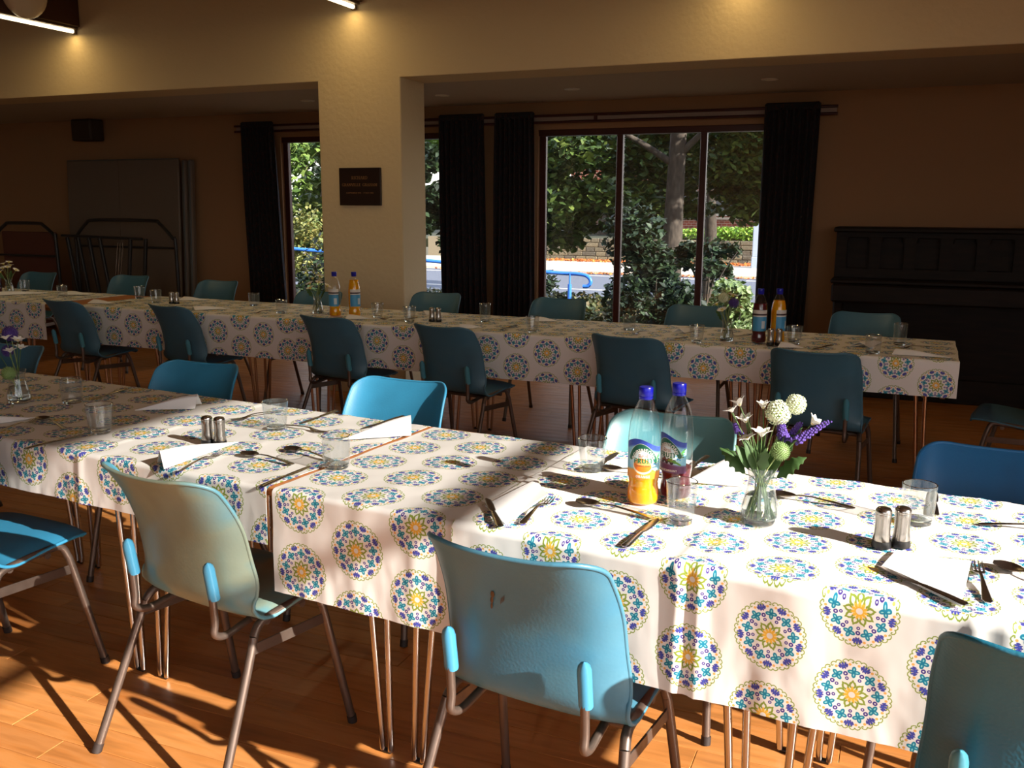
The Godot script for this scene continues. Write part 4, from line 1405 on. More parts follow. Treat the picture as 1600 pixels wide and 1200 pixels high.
func leaf_spray(base: Vector3, tip: Vector3, wide: float, notches: int, label: String, group: String) -> void:
	var t := thing("leaf", label, "leaf", base, 0.0, group)
	var d := tip - base
	var st := base.lerp(tip, 0.45) - base
	obj("stalk", MB.new().tube(spline([Vector3.ZERO, st * 0.6 + Vector3(0, 0.01, 0), st], 5), 0.0012, 6), M.stem, t)
	var up := Vector3(0.1, 0.85, 0.5).normalized()
	var side := d.cross(up).normalized()
	var rows := []
	for i in 25:
		var f := i / 24.0
		var w := wide * sin(PI * pow(f, 0.8)) * (1.0 - 0.42 * absf(sin(f * PI * notches))) + 0.0004
		var c := st.lerp(d, f) + up * (0.012 * sin(PI * f))
		rows.append(PackedVector3Array([c - side * w - up * w * 0.25, c - side * w * 0.5, c, c + side * w * 0.5, c + side * w - up * w * 0.2]))
	obj("blade", MB.new().sheet(rows, 0.0006), M.leaf, t)

func grass_blade(base: Vector3, tip: Vector3, label: String, group: String) -> void:
	var o := obj("grass_blade", MB.new().tube(stem_curve(base, tip), [0.0014, 0.0014, 0.0013, 0.0013, 0.0012, 0.0012, 0.0011, 0.001, 0.0009, 0.0008, 0.0006, 0.0005, 0.0002], 5), M.stem)
	tag(o, label, "stem", group)

func build_tableware() -> void:
	make_kit()
	M.label_green = mat(Color8(24, 112, 66), 0.4)
	M.label_brown = mat(Color8(150, 96, 66), 0.4)
	M.water = mat(Color(0.96, 0.99, 0.98, 0.0), 0.02)
	M.water.refraction_enabled = true
	M.water.refraction_scale = 0.033
	var gn := "tumblers on the near row"
	var gf := "tumblers on the far row"
	tumbler("panelled", -2.631, -2.342, YN, "squat panelled tumbler in shade by the back edge at left", gn)
	tumbler("tapered", -2.201, -2.054, YN, "plain tapered tumbler in front of the shaded panelled one", gn)
	tumbler("tapered", -1.746, -2.307, YN, "tapered tumbler right of the left-hand shakers", gn)
	tumbler("panelled", -1.337, -2.017, YN, "sunlit panelled tumbler standing on the cloth gap", gn)
	tumbler("fluted", -0.702, -2.246, YC, "fluted tumbler left of the orange juice bottle", gn)
	tumbler("slim", -0.399, -1.934, YC, "slim clear tumbler before the blackcurrant bottle", gn)
	tumbler("plain", 0.079, -2.139, YC, "plain straight tumbler behind the right-hand shakers", gn)
	var fg := [[-6.354, -5.30, "tapered", "behind the bare tabletop near the far left flowers"], [-5.733, -5.10, "panelled", "on the bare tabletop gap"], [-5.126, -5.24, "tapered", "behind the left far shakers, window side"], [-4.802, -5.06, "tapered", "just left of the left far shakers"], [-4.047, -5.17, "plain", "beside the far left curtain foot"], [-3.619, -4.892, "panelled", "left of the far white daisies"], [-2.959, -4.969, "fluted", "right of the orange squash bottles"], [-2.671, -4.853, "tapered", "beside the second far shakers"], [-2.262, -5.041, "tall", "tallish one below the dark curtain pair"], [-1.828, -4.708, "fluted", "near the cloth edge left of the middle far chair"], [-1.372, -5.033, "panelled", "behind the middle far chair"], [-0.925, -4.694, "fluted", "left of the yellow flowers"], [-0.463, -4.853, "tapered", "right of the orange bottle by the piano"], [-0.085, -4.684, "panelled", "at the open end before the napkin"], [0.032, -5.029, "tall", "taller one at the open end"]]
	for e in fg:
		tumbler(e[2], e[0], e[1], YN + (0.002 if e[0] > -1.2 else 0.0), "tumbler on the far row, %s" % e[3], gf)
	shakers(-1.79, -2.075, YN, 0.1, "left of the middle cloth gap")
	shakers(0.028, -1.957, YC, 0.5, "in full sun at the right")
	shakers(-2.533, -4.917, YN, 0.1, "on the far row near the column")
	shakers(-4.633, -5.05, YN, 0.1, "at the left of the far row")
	shakers(-0.545, -4.74, YC, 0.3, "before the far dark bottle")
	# cutlery: kind, head, tail, height, where
	var gk := "cutlery on the near row"
	var cut := [["spoon", -2.52, -2.11, -2.33, -2.04, YN, "spoon before the shaded tumbler at the left edge"], ["fork", -2.50, -2.09, -2.46, -1.90, YN + 0.003, "fork on the napkin at the left edge"], ["knife", -2.228, -2.017, -2.235, -1.82, YN, "knife in shade over the printed medallion at left"], ["knife", -2.604, -2.40, -2.634, -2.60, YN, "knife by the back edge behind the panelled tumbler"], ["fork", -2.30, -2.40, -2.34, -2.58, YN, "fork tucked by the tented napkin at the back edge"],
		["spoon", -1.645, -2.016, -1.45, -1.985, YN, "spoon right of the left-hand shakers pointing right"], ["fork", -1.696, -2.0, -1.675, -1.80, YN + 0.004, "fork on the napkin behind the worn chair"], ["knife", -1.403, -1.992, -1.404, -1.79, YN, "dark knife lying along the gap between cloths"], ["knife", -1.713, -2.39, -1.707, -2.59, YN, "knife at the back edge left of the bright chair"], ["fork", -1.56, -2.315, -1.75, -2.345, YN, "fork behind the panelled sunlit tumbler"], ["spoon", -1.565, -2.11, -1.385, -2.06, YN, "spoon left of the panelled sunlit tumbler"], ["knife", -1.499, -2.41, -1.462, -2.61, YN, "knife leaning by the tented napkin before the bright chair"], ["fork", -1.937, -2.327, -1.88, -2.50, YN, "fork behind the left-hand shakers"],
		["knife", -0.852, -1.905, -0.754, -1.75, YC + 0.004, "knife on the flat napkin at the sunlit cloth corner"], ["fork", -0.716, -1.978, -0.713, -1.78, YC, "fork lying apart left of the sunlit spoon"], ["spoon", -0.652, -1.969, -0.460, -1.93, YC, "spoon in front of the orange juice bottle"], ["knife", -0.450, -1.935, -0.469, -1.735, YC, "knife tinted orange by the bottle shadow"], ["knife", -0.690, -2.44, -0.692, -2.24, YC, "knife behind the fluted tumbler"], ["spoon", -0.686, -2.26, -0.50, -2.256, YC, "spoon handle showing left of the orange bottle"], ["knife", -0.475, -2.30, -0.45, -2.49, YC, "knife behind the blackcurrant bottle by the napkin"],
		["knife", 0.003, -1.822, 0.143, -1.695, YC + 0.004, "knife laid across the flat napkin at the right"], ["fork", 0.182, -1.921, 0.188, -1.722, YC, "fork at the right end of the flat napkin"], ["spoon", 0.213, -1.926, 0.37, -1.80, YC, "spoon at the right edge beside the fork"], ["fork", 0.40, -2.20, 0.20, -2.172, YC, "fork with its handle pointing left behind the right-hand spoon"], ["knife", 0.120, -2.40, 0.117, -2.20, YC, "dark knife right of the plain straight tumbler"], ["spoon", -0.245, -2.21, -0.05, -2.18, YC, "spoon half hidden behind the flower vase"]]
	for e in cut:
		cutlery(e[0], e[1], e[2], e[3], e[4], e[5], e[6], gk)
	var gk2 := "cutlery on the far row"
	var fc := [["knife", -2.74, -4.80, -2.70, -4.99, "beside the tumbler right of the orange squash"], ["spoon", -2.84, -4.80, -2.78, -4.98, "below the orange squash bottles"], ["knife", -0.36, -4.66, -0.28, -4.84, "left of the end napkin"], ["spoon", -0.50, -4.92, -0.32, -4.98, "behind the tumbler by the piano"], ["knife", -1.10, -4.65, -1.0, -4.82, "left of the yellow flower vase"], ["fork", -1.30, -4.80, -1.24, -4.98, "behind the middle far chair"], ["knife", -2.02, -4.70, -2.0, -4.90, "by the napkin right of the second shakers"], ["fork", -3.75, -4.76, -3.72, -4.95, "left of the white daisies"], ["knife", -4.30, -4.78, -4.27, -4.97, "right of the left shakers"], ["spoon", -4.45, -4.78, -4.40, -4.97, "below the left shakers"], ["knife", -5.0, -4.80, -4.97, -5.0, "by the napkin on the second far cloth"], ["knife", -0.78, -4.98, -0.66, -5.14, "behind the yellow flowers"], ["fork", 0.02, -4.86, 0.16, -4.98, "at the open end of the far row"]]
	for e in fc:
		cutlery(e[0], e[1], e[2], e[3], e[4], YC, "%s on the far row %s" % [e[0], e[5]], gk2)
	# napkins
	var np := "white paper napkins on the near row"
	var V := func(x: float, z: float) -> Vector3: return Vector3(x, YN, z)
	napkin(V.call(-2.54, -2.115), V.call(-2.62, -1.90), V.call(-2.68, -1.97), 0.028, "tented napkin under the fork at the left edge", np)
	napkin(V.call(-2.335, -2.326), V.call(-2.168, -2.428), V.call(-2.20, -2.50), 0.042, "tented napkin at the back edge behind the left-hand shakers", np)
	napkin(V.call(-1.74, -2.125), V.call(-1.735, -1.815), V.call(-1.80, -1.86), 0.040, "tented napkin behind the worn chair with a fork on it", np)
	napkin(V.call(-1.48, -2.262), V.call(-1.318, -2.392), V.call(-1.36, -2.47), 0.052, "bright tented napkin before the sunlit blue chair", np)
	flat_napkin([Vector2(-0.835, -1.86), Vector2(-0.745, -1.765), Vector2(-0.725, -1.975), Vector2(-0.80, -2.10)], YC, "flat white napkin at the sunlit cloth corner under a knife", np)
	var c := Vector3(0, YC - YN, 0)
	napkin(V.call(-0.455, -2.235) + c, V.call(-0.315, -2.25) + c, V.call(-0.37, -2.46) + c, 0.052, "white tented napkin between the bottles and the flowers", np)
	flat_napkin([Vector2(0.011, -1.815), Vector2(0.144, -1.69), Vector2(0.172, -1.905), Vector2(0.04, -1.93)], YC, "flat white napkin under a knife before the nearest chair", np)
	var nf := [[-6.05, -5.25, -6.2, -4.95, -6.28, -4.98, "at the far left before the flowers"], [-4.98, -4.86, -5.17, -4.80, -5.16, -4.90, "at the left end of the second far cloth"], [-5.60, -5.26, -5.85, -5.18, -5.80, -5.30, "on the bare tabletop"], [-4.55, -5.30, -4.75, -5.22, -4.72, -5.30, "behind the left far shakers"], [-4.07, -4.95, -4.2, -4.76, -4.26, -4.80, "right of the left far shakers"], [-2.93, -4.85, -3.06, -4.76, -3.08, -4.84, "below the orange squash bottles"], [-2.15, -4.76, -2.24, -4.64, -2.27, -4.70, "right of the second far shakers"], [-1.87, -5.22, -1.98, -5.13, -2.0, -5.22, "window side near the curtain pair"], [-1.0, -5.2, -1.12, -5.0, -1.05, -5.0, "behind the yellow flower vase"], [-0.04, -5.12, -0.2, -4.86, -0.1, -4.84, "by the tall tumbler"], [0.255, -4.66, -0.0, -4.66, 0.03, -4.74, "largest at the open end"], [-0.40, -4.70, -0.52, -4.66, -0.5, -4.74, "below the dark bottle by the piano"], [-2.64, -5.24, -2.72, -5.16, -2.78, -5.2, "behind the second far shakers"]]
	for e in nf:
		napkin(Vector3(e[0], YC, e[1]), Vector3(e[2], YC, e[3]), Vector3(e[4], YC, e[5]), 0.022, "white napkin on the far row, %s" % e[6], "white paper napkins on the far row")
	# bottles
	var gb := "juice bottles"
	juice_bottle("orange", -0.512, -2.040, YC, 0.20, 0.086, "orange juice bottle with a blue cap, in front of the blackcurrant one", label_art(true), true, gb)
	juice_bottle("blackcurrant", -0.452, -2.115, YC, -0.42, 0.074, "blackcurrant juice bottle with a blue cap behind the orange one", label_art(false), true, gb)
	var p := Paint.new(64, 64, Color8(70, 150, 196))
	for y in 64:
		for x in 64:
			if y < 20: p.over(x, y, Color8(222, 214, 206), 1.0)
			if y > 10 and y < 16: p.over(x, y, Color8(60, 34, 40), 1.0)
			if x > 38 and x < 54 and y > 32 and y < 56: p.over(x, y, Color8(200, 206, 210), 1.0)
	var plain := mat(Color.WHITE, 0.4)
	plain.albedo_texture = ImageTexture.create_from_image(p.image())
	juice_bottle("orange", -3.233, -4.917, YN, 0.2, 0.066, "part-empty orange squash bottle beside the white daisies", plain, false, gb)
	juice_bottle("orange", -3.118, -4.960, YN, 0.9, 0.225, "full orange squash bottle right of the part-empty one", plain, false, gb)
	juice_bottle("dark", -0.632, -4.803, YC, 0.2, 0.2, "dark fruit squash bottle on the far row before the window curtain", plain, false, gb)
	juice_bottle("orange", -0.545, -4.845, YC, 0.9, 0.215, "full orange squash bottle on the far row near the piano", plain, false, gb)
	juice_bottle("dark", -6.44, -5.12, YN, 0.6, 0.19, "dark red squash bottle at the far left edge", plain, false, gb)
	# sunlit flowers
	var o := Vector3(-0.242, YC, -2.005)
	vase(o.x, o.z, o.y, "glass vase of white and purple flowers in full sun", 1.08)
	var at := func(dx: float, y: float, dz: float = 0.0) -> Vector3: return Vector3(o.x + dx, y, o.z + dz)
	var foot := func(dx: float, dz: float) -> Vector3: return Vector3(o.x + dx, YC + 0.014, o.z + dz)
	var gv := "flowers in the sunlit vase"
	star_flower(foot.call(0.022, 0.0), at.call(-0.052, 0.984, 0.0), 0.027, 0.5, "tallest white star flower at the left of the sunlit vase", gv)
	star_flower(foot.call(0.018, 0.012), at.call(-0.066, 0.972, 0.012), 0.021, 0.8, "white star flower seen edge-on just below the tallest", gv)
	star_flower(foot.call(0.008, -0.01), at.call(-0.005, 0.980, -0.01), 0.023, 0.45, "white star flower left of the pale allium balls", gv)
	star_flower(foot.call(0.02, 0.018), at.call(-0.028, 0.918, 0.03), 0.024, 0.95, "drooping white star flower low at the front", gv)
	star_flower(foot.call(0.0, 0.02), at.call(0.0, 0.928, 0.03), 0.029, 0.7, "wide white star flower in the middle of the bunch", gv)
	star_flower(foot.call(0.0, -0.02), at.call(-0.038, 0.948, 0.0), 0.027, 0.6, "half-hidden white star flower behind the drooping one", gv)
	star_flower(foot.call(-0.022, 0.0), at.call(0.096, 0.957, 0.0), 0.026, 0.5, "white star flower alone above the purple spike", gv)
	ball_flower(foot.call(-0.01, -0.012), at.call(0.028, 0.978, 0.0), 0.0265, "allium", "larger pale allium ball at the top of the sunlit vase", gv)
	ball_flower(foot.call(-0.018, -0.018), at.call(0.062, 0.997, -0.01), 0.0215, "allium", "smaller pale allium ball, highest on the right", gv)
	ball_flower(foot.call(-0.02, 0.014), at.call(0.040, 0.901, 0.03), 0.0208, "thistle", "spiky green globe thistle at the front of the sunlit vase", gv)
	spike_flower(foot.call(-0.024, 0.008), at.call(0.066, 0.918, 0.0), at.call(0.130, 0.968, 0.0), 0.0155, "long purple spike leaning far right", gv)
	spike_flower(foot.call(-0.015, 0.0), at.call(0.042, 0.922, 0.0), at.call(0.034, 0.960, 0.0), 0.0155, "upright purple spike behind the green globe", gv)
	spike_flower(foot.call(-0.012, -0.015), at.call(0.058, 0.925, -0.02), at.call(0.072, 0.955, -0.02), 0.0140, "short purple spike between the other two", gv)
	spike_flower(foot.call(0.02, -0.014), at.call(-0.052, 0.925, 0.0), at.call(-0.062, 0.945, 0.0), 0.011, "small purple spike at the left of the sunlit vase", gv)
	leaf_spray(foot.call(0.014, 0.01) + Vector3(0, 0.05, 0), at.call(-0.092, 0.888, 0.0), 0.024, 5, "serrated leaf drooping left from the sunlit vase", gv)
	leaf_spray(foot.call(-0.014, 0.01) + Vector3(0, 0.05, 0), at.call(0.092, 0.886, 0.0), 0.024, 5, "serrated leaf drooping right from the sunlit vase", gv)
	leaf_spray(foot.call(0.0, 0.0) + Vector3(0, 0.06, 0), at.call(-0.055, 0.905, 0.03), 0.012, 0, "small smooth leaf at the left of the bunch", gv)
	leaf_spray(foot.call(0.0, 0.0) + Vector3(0, 0.06, 0), at.call(0.078, 0.948, -0.02), 0.014, 3, "leaf below the lone white star flower", gv)
	leaf_spray(foot.call(0.0, -0.01) + Vector3(0, 0.05, 0), at.call(-0.01, 0.908, -0.02), 0.018, 0, "broad leaf deep in the middle of the bunch", gv)
	grass_blade(foot.call(0.02, 0.0), at.call(-0.078, 0.982), "grass blade tilting far left of the sunlit bunch", gv)
	grass_blade(foot.call(0.0, 0.01), at.call(-0.035, 0.975), "grass blade standing left of centre in the sunlit bunch", gv)
	grass_blade(foot.call(-0.01, 0.01), at.call(-0.012, 0.985), "grass blade upright in the sunlit bunch", gv)
	grass_blade(foot.call(-0.02, -0.01), at.call(0.052, 0.958), "grass blade under the pale allium balls", gv)
	for k in 6:
		var a := k * 1.05 + 0.3
		leaf_spray(foot.call(-0.012 * cos(a), 0.012 * sin(a)) + Vector3(0, 0.045, 0), at.call(0.050 * cos(a), 0.895 + 0.012 * (k % 3), 0.040 * sin(a)), 0.011 + 0.003 * (k % 2), (k % 2) * 3, "filler leaf %s the middle of the sunlit bunch" % ["right of", "front right of", "front left of", "left of", "back left of", "back right of"][k], gv)
		grass_blade(foot.call(0.02 * cos(a), 0.02 * sin(a)), at.call(-0.045 * cos(a), 0.925 + 0.008 * k, -0.03 * sin(a)), "thin green stem rising %s of the sunlit bunch" % ["left", "back left", "back right", "right", "front right", "front left"][k], gv)
	# shaded flowers at the left edge
	var e := Vector3(-2.80, YN, -2.27)
	vase(e.x, e.z, e.y, "glass vase at the left edge of the near row", 1.0)
	var gl := "flowers in the vase at the left edge"
	var w := [[-0.035, 0.945, 0.0, "upper white star flower"], [0.045, 0.945, 0.02, "rightmost white star flower"], [0.005, 0.905, 0.02, "lower white star flower"], [0.03, 0.915, 0.0, "middle white star flower"], [-0.10, 0.92, 0.0, "left white star flower"]]
	for k in w:
		star_flower(e + Vector3(0, 0.014, 0), Vector3(e.x + k[0], k[1], e.z + k[2]), 0.026, 0.8, "%s in the left edge vase" % k[3], gl)
	ball_flower(e + Vector3(0.01, 0.014, 0), Vector3(e.x + 0.035, 0.842, e.z + 0.06), 0.024, "thistle", "green globe thistle leaning right from the left edge vase", gl)
	ball_flower(e + Vector3(0.01, 0.014, 0), Vector3(e.x - 0.05, 0.962, e.z - 0.03), 0.026, "purple", "purple globe flower at the top of the left edge vase", gl)
	ball_flower(e + Vector3(0.01, 0.014, 0), Vector3(e.x - 0.07, 0.90, e.z - 0.03), 0.02, "purple", "lower purple globe flower in the left edge vase", gl)
	# flowers on the far row
	var fv := [[-3.409, -4.989, "white daisies", "beside the orange squash bottles"], [-0.796, -4.827, "cream and yellow flowers", "before the wide window"], [-6.354, -5.16, "small yellow flowers", "at the far left"]]
	for k in 3:
		var b := Vector3(fv[k][0], YN, fv[k][1])
		vase(b.x, b.z, b.y, "far row glass vase of %s %s" % [fv[k][2], fv[k][3]], 0.92)
		for i in 7:
			var a := i * 2.4
			var rad := 0.022 + 0.010 * i
			var h := Vector3(b.x + cos(a) * rad, YN + 0.235 - 0.012 * i, b.z + sin(a) * rad * 0.6)
			ball_flower(b + Vector3(-cos(a) * 0.012, 0.014, 0), h, 0.026, "purple" if k == 1 and i == 3 else "allium" if k == 1 and i == 1 else "daisy", "%s of the %s in the far vase %s" % [["highest", "second highest", "third highest", "middle one", "third lowest", "second lowest", "lowest"][i], fv[k][2], fv[k][3]], "%s in the far vase" % fv[k][2])
		for i in 3:
			leaf_spray(b + Vector3(0, 0.06, 0), b + Vector3(0.07 * cos(i * 2.1 + 0.4), 0.15 + 0.01 * i, 0.05 * sin(i * 2.1)), 0.018, 4, "%s leaf among the %s in the far vase" % [["lowest", "middle", "uppermost"][i], fv[k][2]], "leaves in the far vase of %s" % fv[k][2])

# ---------------------------------------------------------------- outside the windows
var leaf_mesh: ArrayMesh

func leaves(parent: Node, called: String, clusters: Array, size: float, cols: Array, material: Material = null) -> void:
	var n := 0
	for c in clusters: n += int(c[2])
	var mm := MultiMesh.new()
	mm.transform_format = MultiMesh.TRANSFORM_3D
	mm.use_colors = true
	mm.mesh = leaf_mesh
	mm.instance_count = n
	var i := 0
	for c in clusters:
		var cc: Vector3 = c[0]
		var r: Vector3 = c[1]
		for k in int(c[2]):
			var d := Vector3(rng.randfn(), rng.randfn(), rng.randfn()).normalized() * pow(rng.randf(), 0.42)
			var s := size * rng.randf_range(0.65, 1.3)
			var b := Basis.from_euler(Vector3(rng.randf_range(-0.9, 0.9), rng.randf() * TAU, rng.randf_range(-0.9, 0.9))).scaled(Vector3(s, s, s))
			mm.set_instance_transform(i, Transform3D(b, cc + d * r))
			var a: Color = cols[rng.randi() % cols.size()]
			mm.set_instance_color(i, a.lerp(cols[rng.randi() % cols.size()], rng.randf()))
			i += 1
	var o := MultiMeshInstance3D.new()
	o.multimesh = mm
	o.material_override = M.foliage if material == null else material
	o.name = numbered(called, parent)
	parent.add_child(o, true)
	o.set_meta("kind", "stuff")

func clump(c: Vector3, r: Vector3, n: int, count: int, k: float) -> Array:
	var out := []
	for i in n:
		var d := Vector3(rng.randfn(), rng.randfn(), rng.randfn()).normalized() * pow(rng.randf(), 0.4)
		out.append([c + d * r, r * k * rng.randf_range(0.7, 1.3), count / n])
	return out

func tree(label: String, foot: Vector3, trunk: Array, r: float, clusters: Array, size: float, cols: Array, branches: Array = []) -> void:
	var t := thing("tree", label, "tree", foot, 0.0, "trees outside the windows")
	var pts := spline(trunk, 5)
	var rr := []
	for i in pts.size():
		rr.append(r * (1.25 - 0.6 * i / (pts.size() - 1.0) if i > 0 else 1.5))
	obj("trunk", MB.new().tube(pts, rr, 14), M.bark, t)
	for b in branches:
		var p := spline(b, 4)
		var br := []
		for i in p.size():
			br.append(r * 0.4 * (1.0 - 0.75 * i / (p.size() - 1.0)))
		obj("branch", MB.new().tube(p, br, 8), M.bark, t)
	var local := []
	for c in clusters:
		local.append([c[0] - foot, c[1], c[2]])
	leaves(t, "foliage", local, size, cols)

func lin(r: int, g: int, b: int) -> Color:
	return Color8(r, g, b).srgb_to_linear()

func build_outside() -> void:
	leaf_mesh = MB.new().sheet([PackedVector3Array([Vector3(-0.05, 0, -0.5), Vector3(0, -0.02, -0.5), Vector3(0.05, 0, -0.5)]), PackedVector3Array([Vector3(-0.33, 0.06, -0.1), Vector3(0, -0.04, -0.1), Vector3(0.33, 0.06, -0.1)]), PackedVector3Array([Vector3(-0.03, 0, 0.5), Vector3(0, 0, 0.5), Vector3(0.03, 0, 0.5)])], 0.0).mesh()
	var green := [lin(52, 76, 34), lin(74, 98, 40), lin(38, 58, 28), lin(96, 112, 48)]
	var dark := [lin(30, 46, 26), lin(42, 62, 32), lin(24, 36, 22)]
	var yellow := [lin(104, 112, 60), lin(138, 140, 84), lin(80, 96, 46), lin(150, 138, 72)]
	# ground strips
	struct("ground", MB.new().poly_strip([Vector2(-8.0, -0.2), Vector2(-12.0, -0.3), Vector2(-18.0, -0.75), Vector2(-23.0, -0.98)], -34.0, 14.0), M.lawn, "rough grassy bank sloping from the windows to the road", "ground")
	struct("road", MB.new().poly_strip([Vector2(-23.0, -1.0), Vector2(-32.2, -1.0)], -46.0, 20.0), M.asphalt, "grey tarmac road beyond the bank", "road")
	struct("kerb", MB.new().box(Vector3(-13, -0.96, -32.3), Vector3(66, 0.14, 0.22), 0.02), M.paving, "pale stone kerb along the far side of the road", "kerb")
	struct("pavement", MB.new().poly_strip([Vector2(-32.4, -0.9), Vector2(-38.2, -0.86)], -46.0, 20.0), M.paving, "sunlit pavement at the foot of the stone wall", "pavement")
	struct("ground_far", MB.new().poly_strip([Vector2(-38.6, -0.1), Vector2(-60.0, 0.2)], -60.0, 30.0), M.lawn, "garden ground behind the stone wall", "ground")
	for k in 7:
		var o := obj("road_marking", MB.new().box(Vector3(-16.0 + k * 3.1, -0.994, -31.2), Vector3(2.0, 0.012, 0.1)), M.white_paint)
		tag(o, "white dash near the kerb, %s from the left along the road" % ["first", "second", "third", "fourth", "fifth", "sixth", "seventh"][k], "road marking", "white road markings", "structure")
	for k in 4:
		var o := obj("road_marking", MB.new().box(Vector3(-13.0 + k * 4.0, -0.994, -25.6 - k * 0.3), Vector3(2.6, 0.012, 0.1)), M.white_paint)
		tag(o, "white dash on the near half of the road, %s from the left" % ["first", "second", "third", "fourth"][k], "road marking", "white road markings", "structure")
	# coursed stone wall
	var w := Node3D.new()
	w.name = "stone_wall"
	add_child(w, true)
	tag(w, "low coursed sandstone wall across the road", "wall", "", "structure")
	obj("wall_core", MB.new().box(Vector3(-8.0, -0.44, -38.36), Vector3(24.0, 0.9, 0.3)), M.mortar, w)
	var shapes := []
	for k in 6:
		shapes.append(MB.new().box(Vector3.ZERO, Vector3(0.36 + 0.07 * k, 0.172, 0.1 + 0.015 * (k % 3)), 0.022).mesh())
	for course in 5:
		var x := -15.6 + 0.2 * (course % 2)
		while x < -3.6:
			var k := rng.randi() % 6
			var l := 0.36 + 0.07 * k
			var o := obj("stone", shapes[k], M["stone%d" % (rng.randi() % 3)], w)
			o.position = Vector3(x + l / 2, -0.80 + course * 0.19, -38.2)
			x += l + 0.022
	var gp := struct("gate_pier", MB.new().box(Vector3(-4.86, 0.35, -36.2), Vector3(0.56, 1.62, 0.5), 0.03).box(Vector3(-4.86, -0.68, -36.2), Vector3(0.6, 0.46, 0.54), 0.03), mat(Color8(150, 160, 176), 0.8), "pale blue-grey gate pier standing before the stone wall", "pier")
	gp.set_meta("kind", "structure")
	# hedge and fallen leaves
	var hd := thing("hedge", "bright green clipped hedge on top of the stone wall", "hedge", Vector3(-7.0, 0.05, -39.2))
	obj("stems", MB.new().tube([Vector3(-2.4, 0, 0), Vector3(3.4, 0, 0)], 0.05, 6), M.bark, hd)
	leaves(hd, "foliage", [[Vector3(0.6, 0.22, 0), Vector3(2.6, 0.32, 0.5), 2600]], 0.13, [lin(120, 160, 50), lin(90, 132, 42), lin(156, 180, 74)])
	var lt := Node3D.new()
	lt.name = "fallen_leaves"
	add_child(lt, true)
	tag(lt, "orange fallen leaves drifted along the foot of the stone wall", "fallen leaves", "", "stuff")
	leaves(lt, "leaf_litter", [[Vector3(-9.0, -0.85, -37.4), Vector3(8.0, 0.03, 0.8), 2600], [Vector3(-9.0, -0.97, -32.0), Vector3(8.0, 0.015, 0.3), 300]], 0.13, [lin(190, 96, 40), lin(210, 140, 60), lin(150, 84, 44)], M.litter)
	# brick house
	var bh := thing("house", "red brick house with white windows beyond the hedge", "house", Vector3(-8.6, 0.1, -47.0))
	var wall := MB.new().box(Vector3(0, 2.6, 0), Vector3(15.0, 5.2, 0.4))
	obj("wall", wall, M.brick, bh)
	for k in 6:
		var a := obj("window", MB.new().box(Vector3(-5.6 + k * 2.05, 1.45, 0.21), Vector3(1.25, 1.25, 0.1), 0.02), M.white_paint, bh)
		obj("pane", MB.new().box(Vector3(-5.6 + k * 2.05, 1.45, 0.27), Vector3(1.0, 1.0, 0.02)), M.house_pane, a)
	obj("sill_course", MB.new().box(Vector3(0, 0.72, 0.22), Vector3(15.0, 0.12, 0.1), 0.01), M.paving, bh)
	obj("roof", MB.new().box(Vector3(0, 5.6, -1.2), Vector3(15.6, 0.3, 4.0), 0.05, Basis(Vector3.RIGHT, 0.6)), M.stone1, bh)
	# handrail
	var hr := thing("handrail", "bright blue tubular handrail with a hooked end outside the window", "handrail", Vector3(-4.05, 0, -12.0))
	obj("rail", MB.new().tube(spline([Vector3(-7.0, 0.92, 0.6), Vector3(-2.28, 0.64, 0.2), Vector3(-0.45, 0.515, 0), Vector3(0.05, 0.50, 0), Vector3(0.18, 0.47, 0), Vector3(0.225, 0.405, 0), Vector3(0.19, 0.345, 0), Vector3(0.12, 0.335, 0)], 6), 0.026, 12), M.rail_blue, hr)
	for x in [-0.07, -2.4, -4.9]:
		var yt: float = 0.505 - x * 0.058
		var a := obj("post", MB.new().tube([Vector3(x, -0.36, -x * 0.09), Vector3(x, yt - 0.15, -x * 0.09)], 0.027, 10), M.rail_blue, hr)
		obj("pin", MB.new().tube([Vector3(x, yt - 0.15, -x * 0.09), Vector3(x, yt, -x * 0.09)], 0.013, 8), M.rail_blue, a)
	# trees
	var big := clump(Vector3(-3.5, 5.0, -16.8), Vector3(8.5, 1.8, 3.4), 34, 17000, 0.2)
	big.append_array(clump(Vector3(-6.6, 2.1, -18.8), Vector3(2.6, 1.35, 1.6), 44, 21000, 0.24))
	big.append_array(clump(Vector3(-3.2, 2.55, -19.8), Vector3(2.6, 1.2, 1.2), 40, 18000, 0.24))
	big.append_array(clump(Vector3(-5.6, 1.25, -20.8), Vector3(1.9, 0.55, 0.7), 16, 6500, 0.3))
	tree("big tree with a thick dark trunk seen in the middle light of the wide window", Vector3(-4.12, -0.75, -18.0), [Vector3.ZERO, Vector3(0.02, 1.4, 0), Vector3(0.06, 3.2, 0), Vector3(0.15, 5.6, 0.1)], 0.185, big, 0.18, green, [[Vector3(0.06, 2.9, 0), Vector3(-0.9, 3.5, 0.2), Vector3(-2.2, 4.0, 0.4)], [Vector3(0.08, 3.1, 0), Vector3(0.9, 3.8, 0.1), Vector3(1.9, 4.3, 0.3)]])
	var pale := clump(Vector3(-2.6, 3.6, -22.5), Vector3(2.4, 1.6, 1.6), 16, 5600, 0.28)
	tree("smaller pale-barked tree behind the right mullion of the wide window", Vector3(-4.15, -0.95, -22.0), [Vector3.ZERO, Vector3(0.04, 1.6, 0), Vector3(0.0, 2.6, 0), Vector3(0.12, 3.4, 0), Vector3(-0.1, 4.4, 0)], 0.13, pale, 0.16, yellow, [[Vector3(0.02, 2.7, 0), Vector3(0.35, 3.3, 0.1), Vector3(0.6, 3.9, 0.2)]])
	var left := clump(Vector3(-10.4, 2.2, -16.5), Vector3(2.2, 1.5, 2.0), 26, 11000, 0.28)
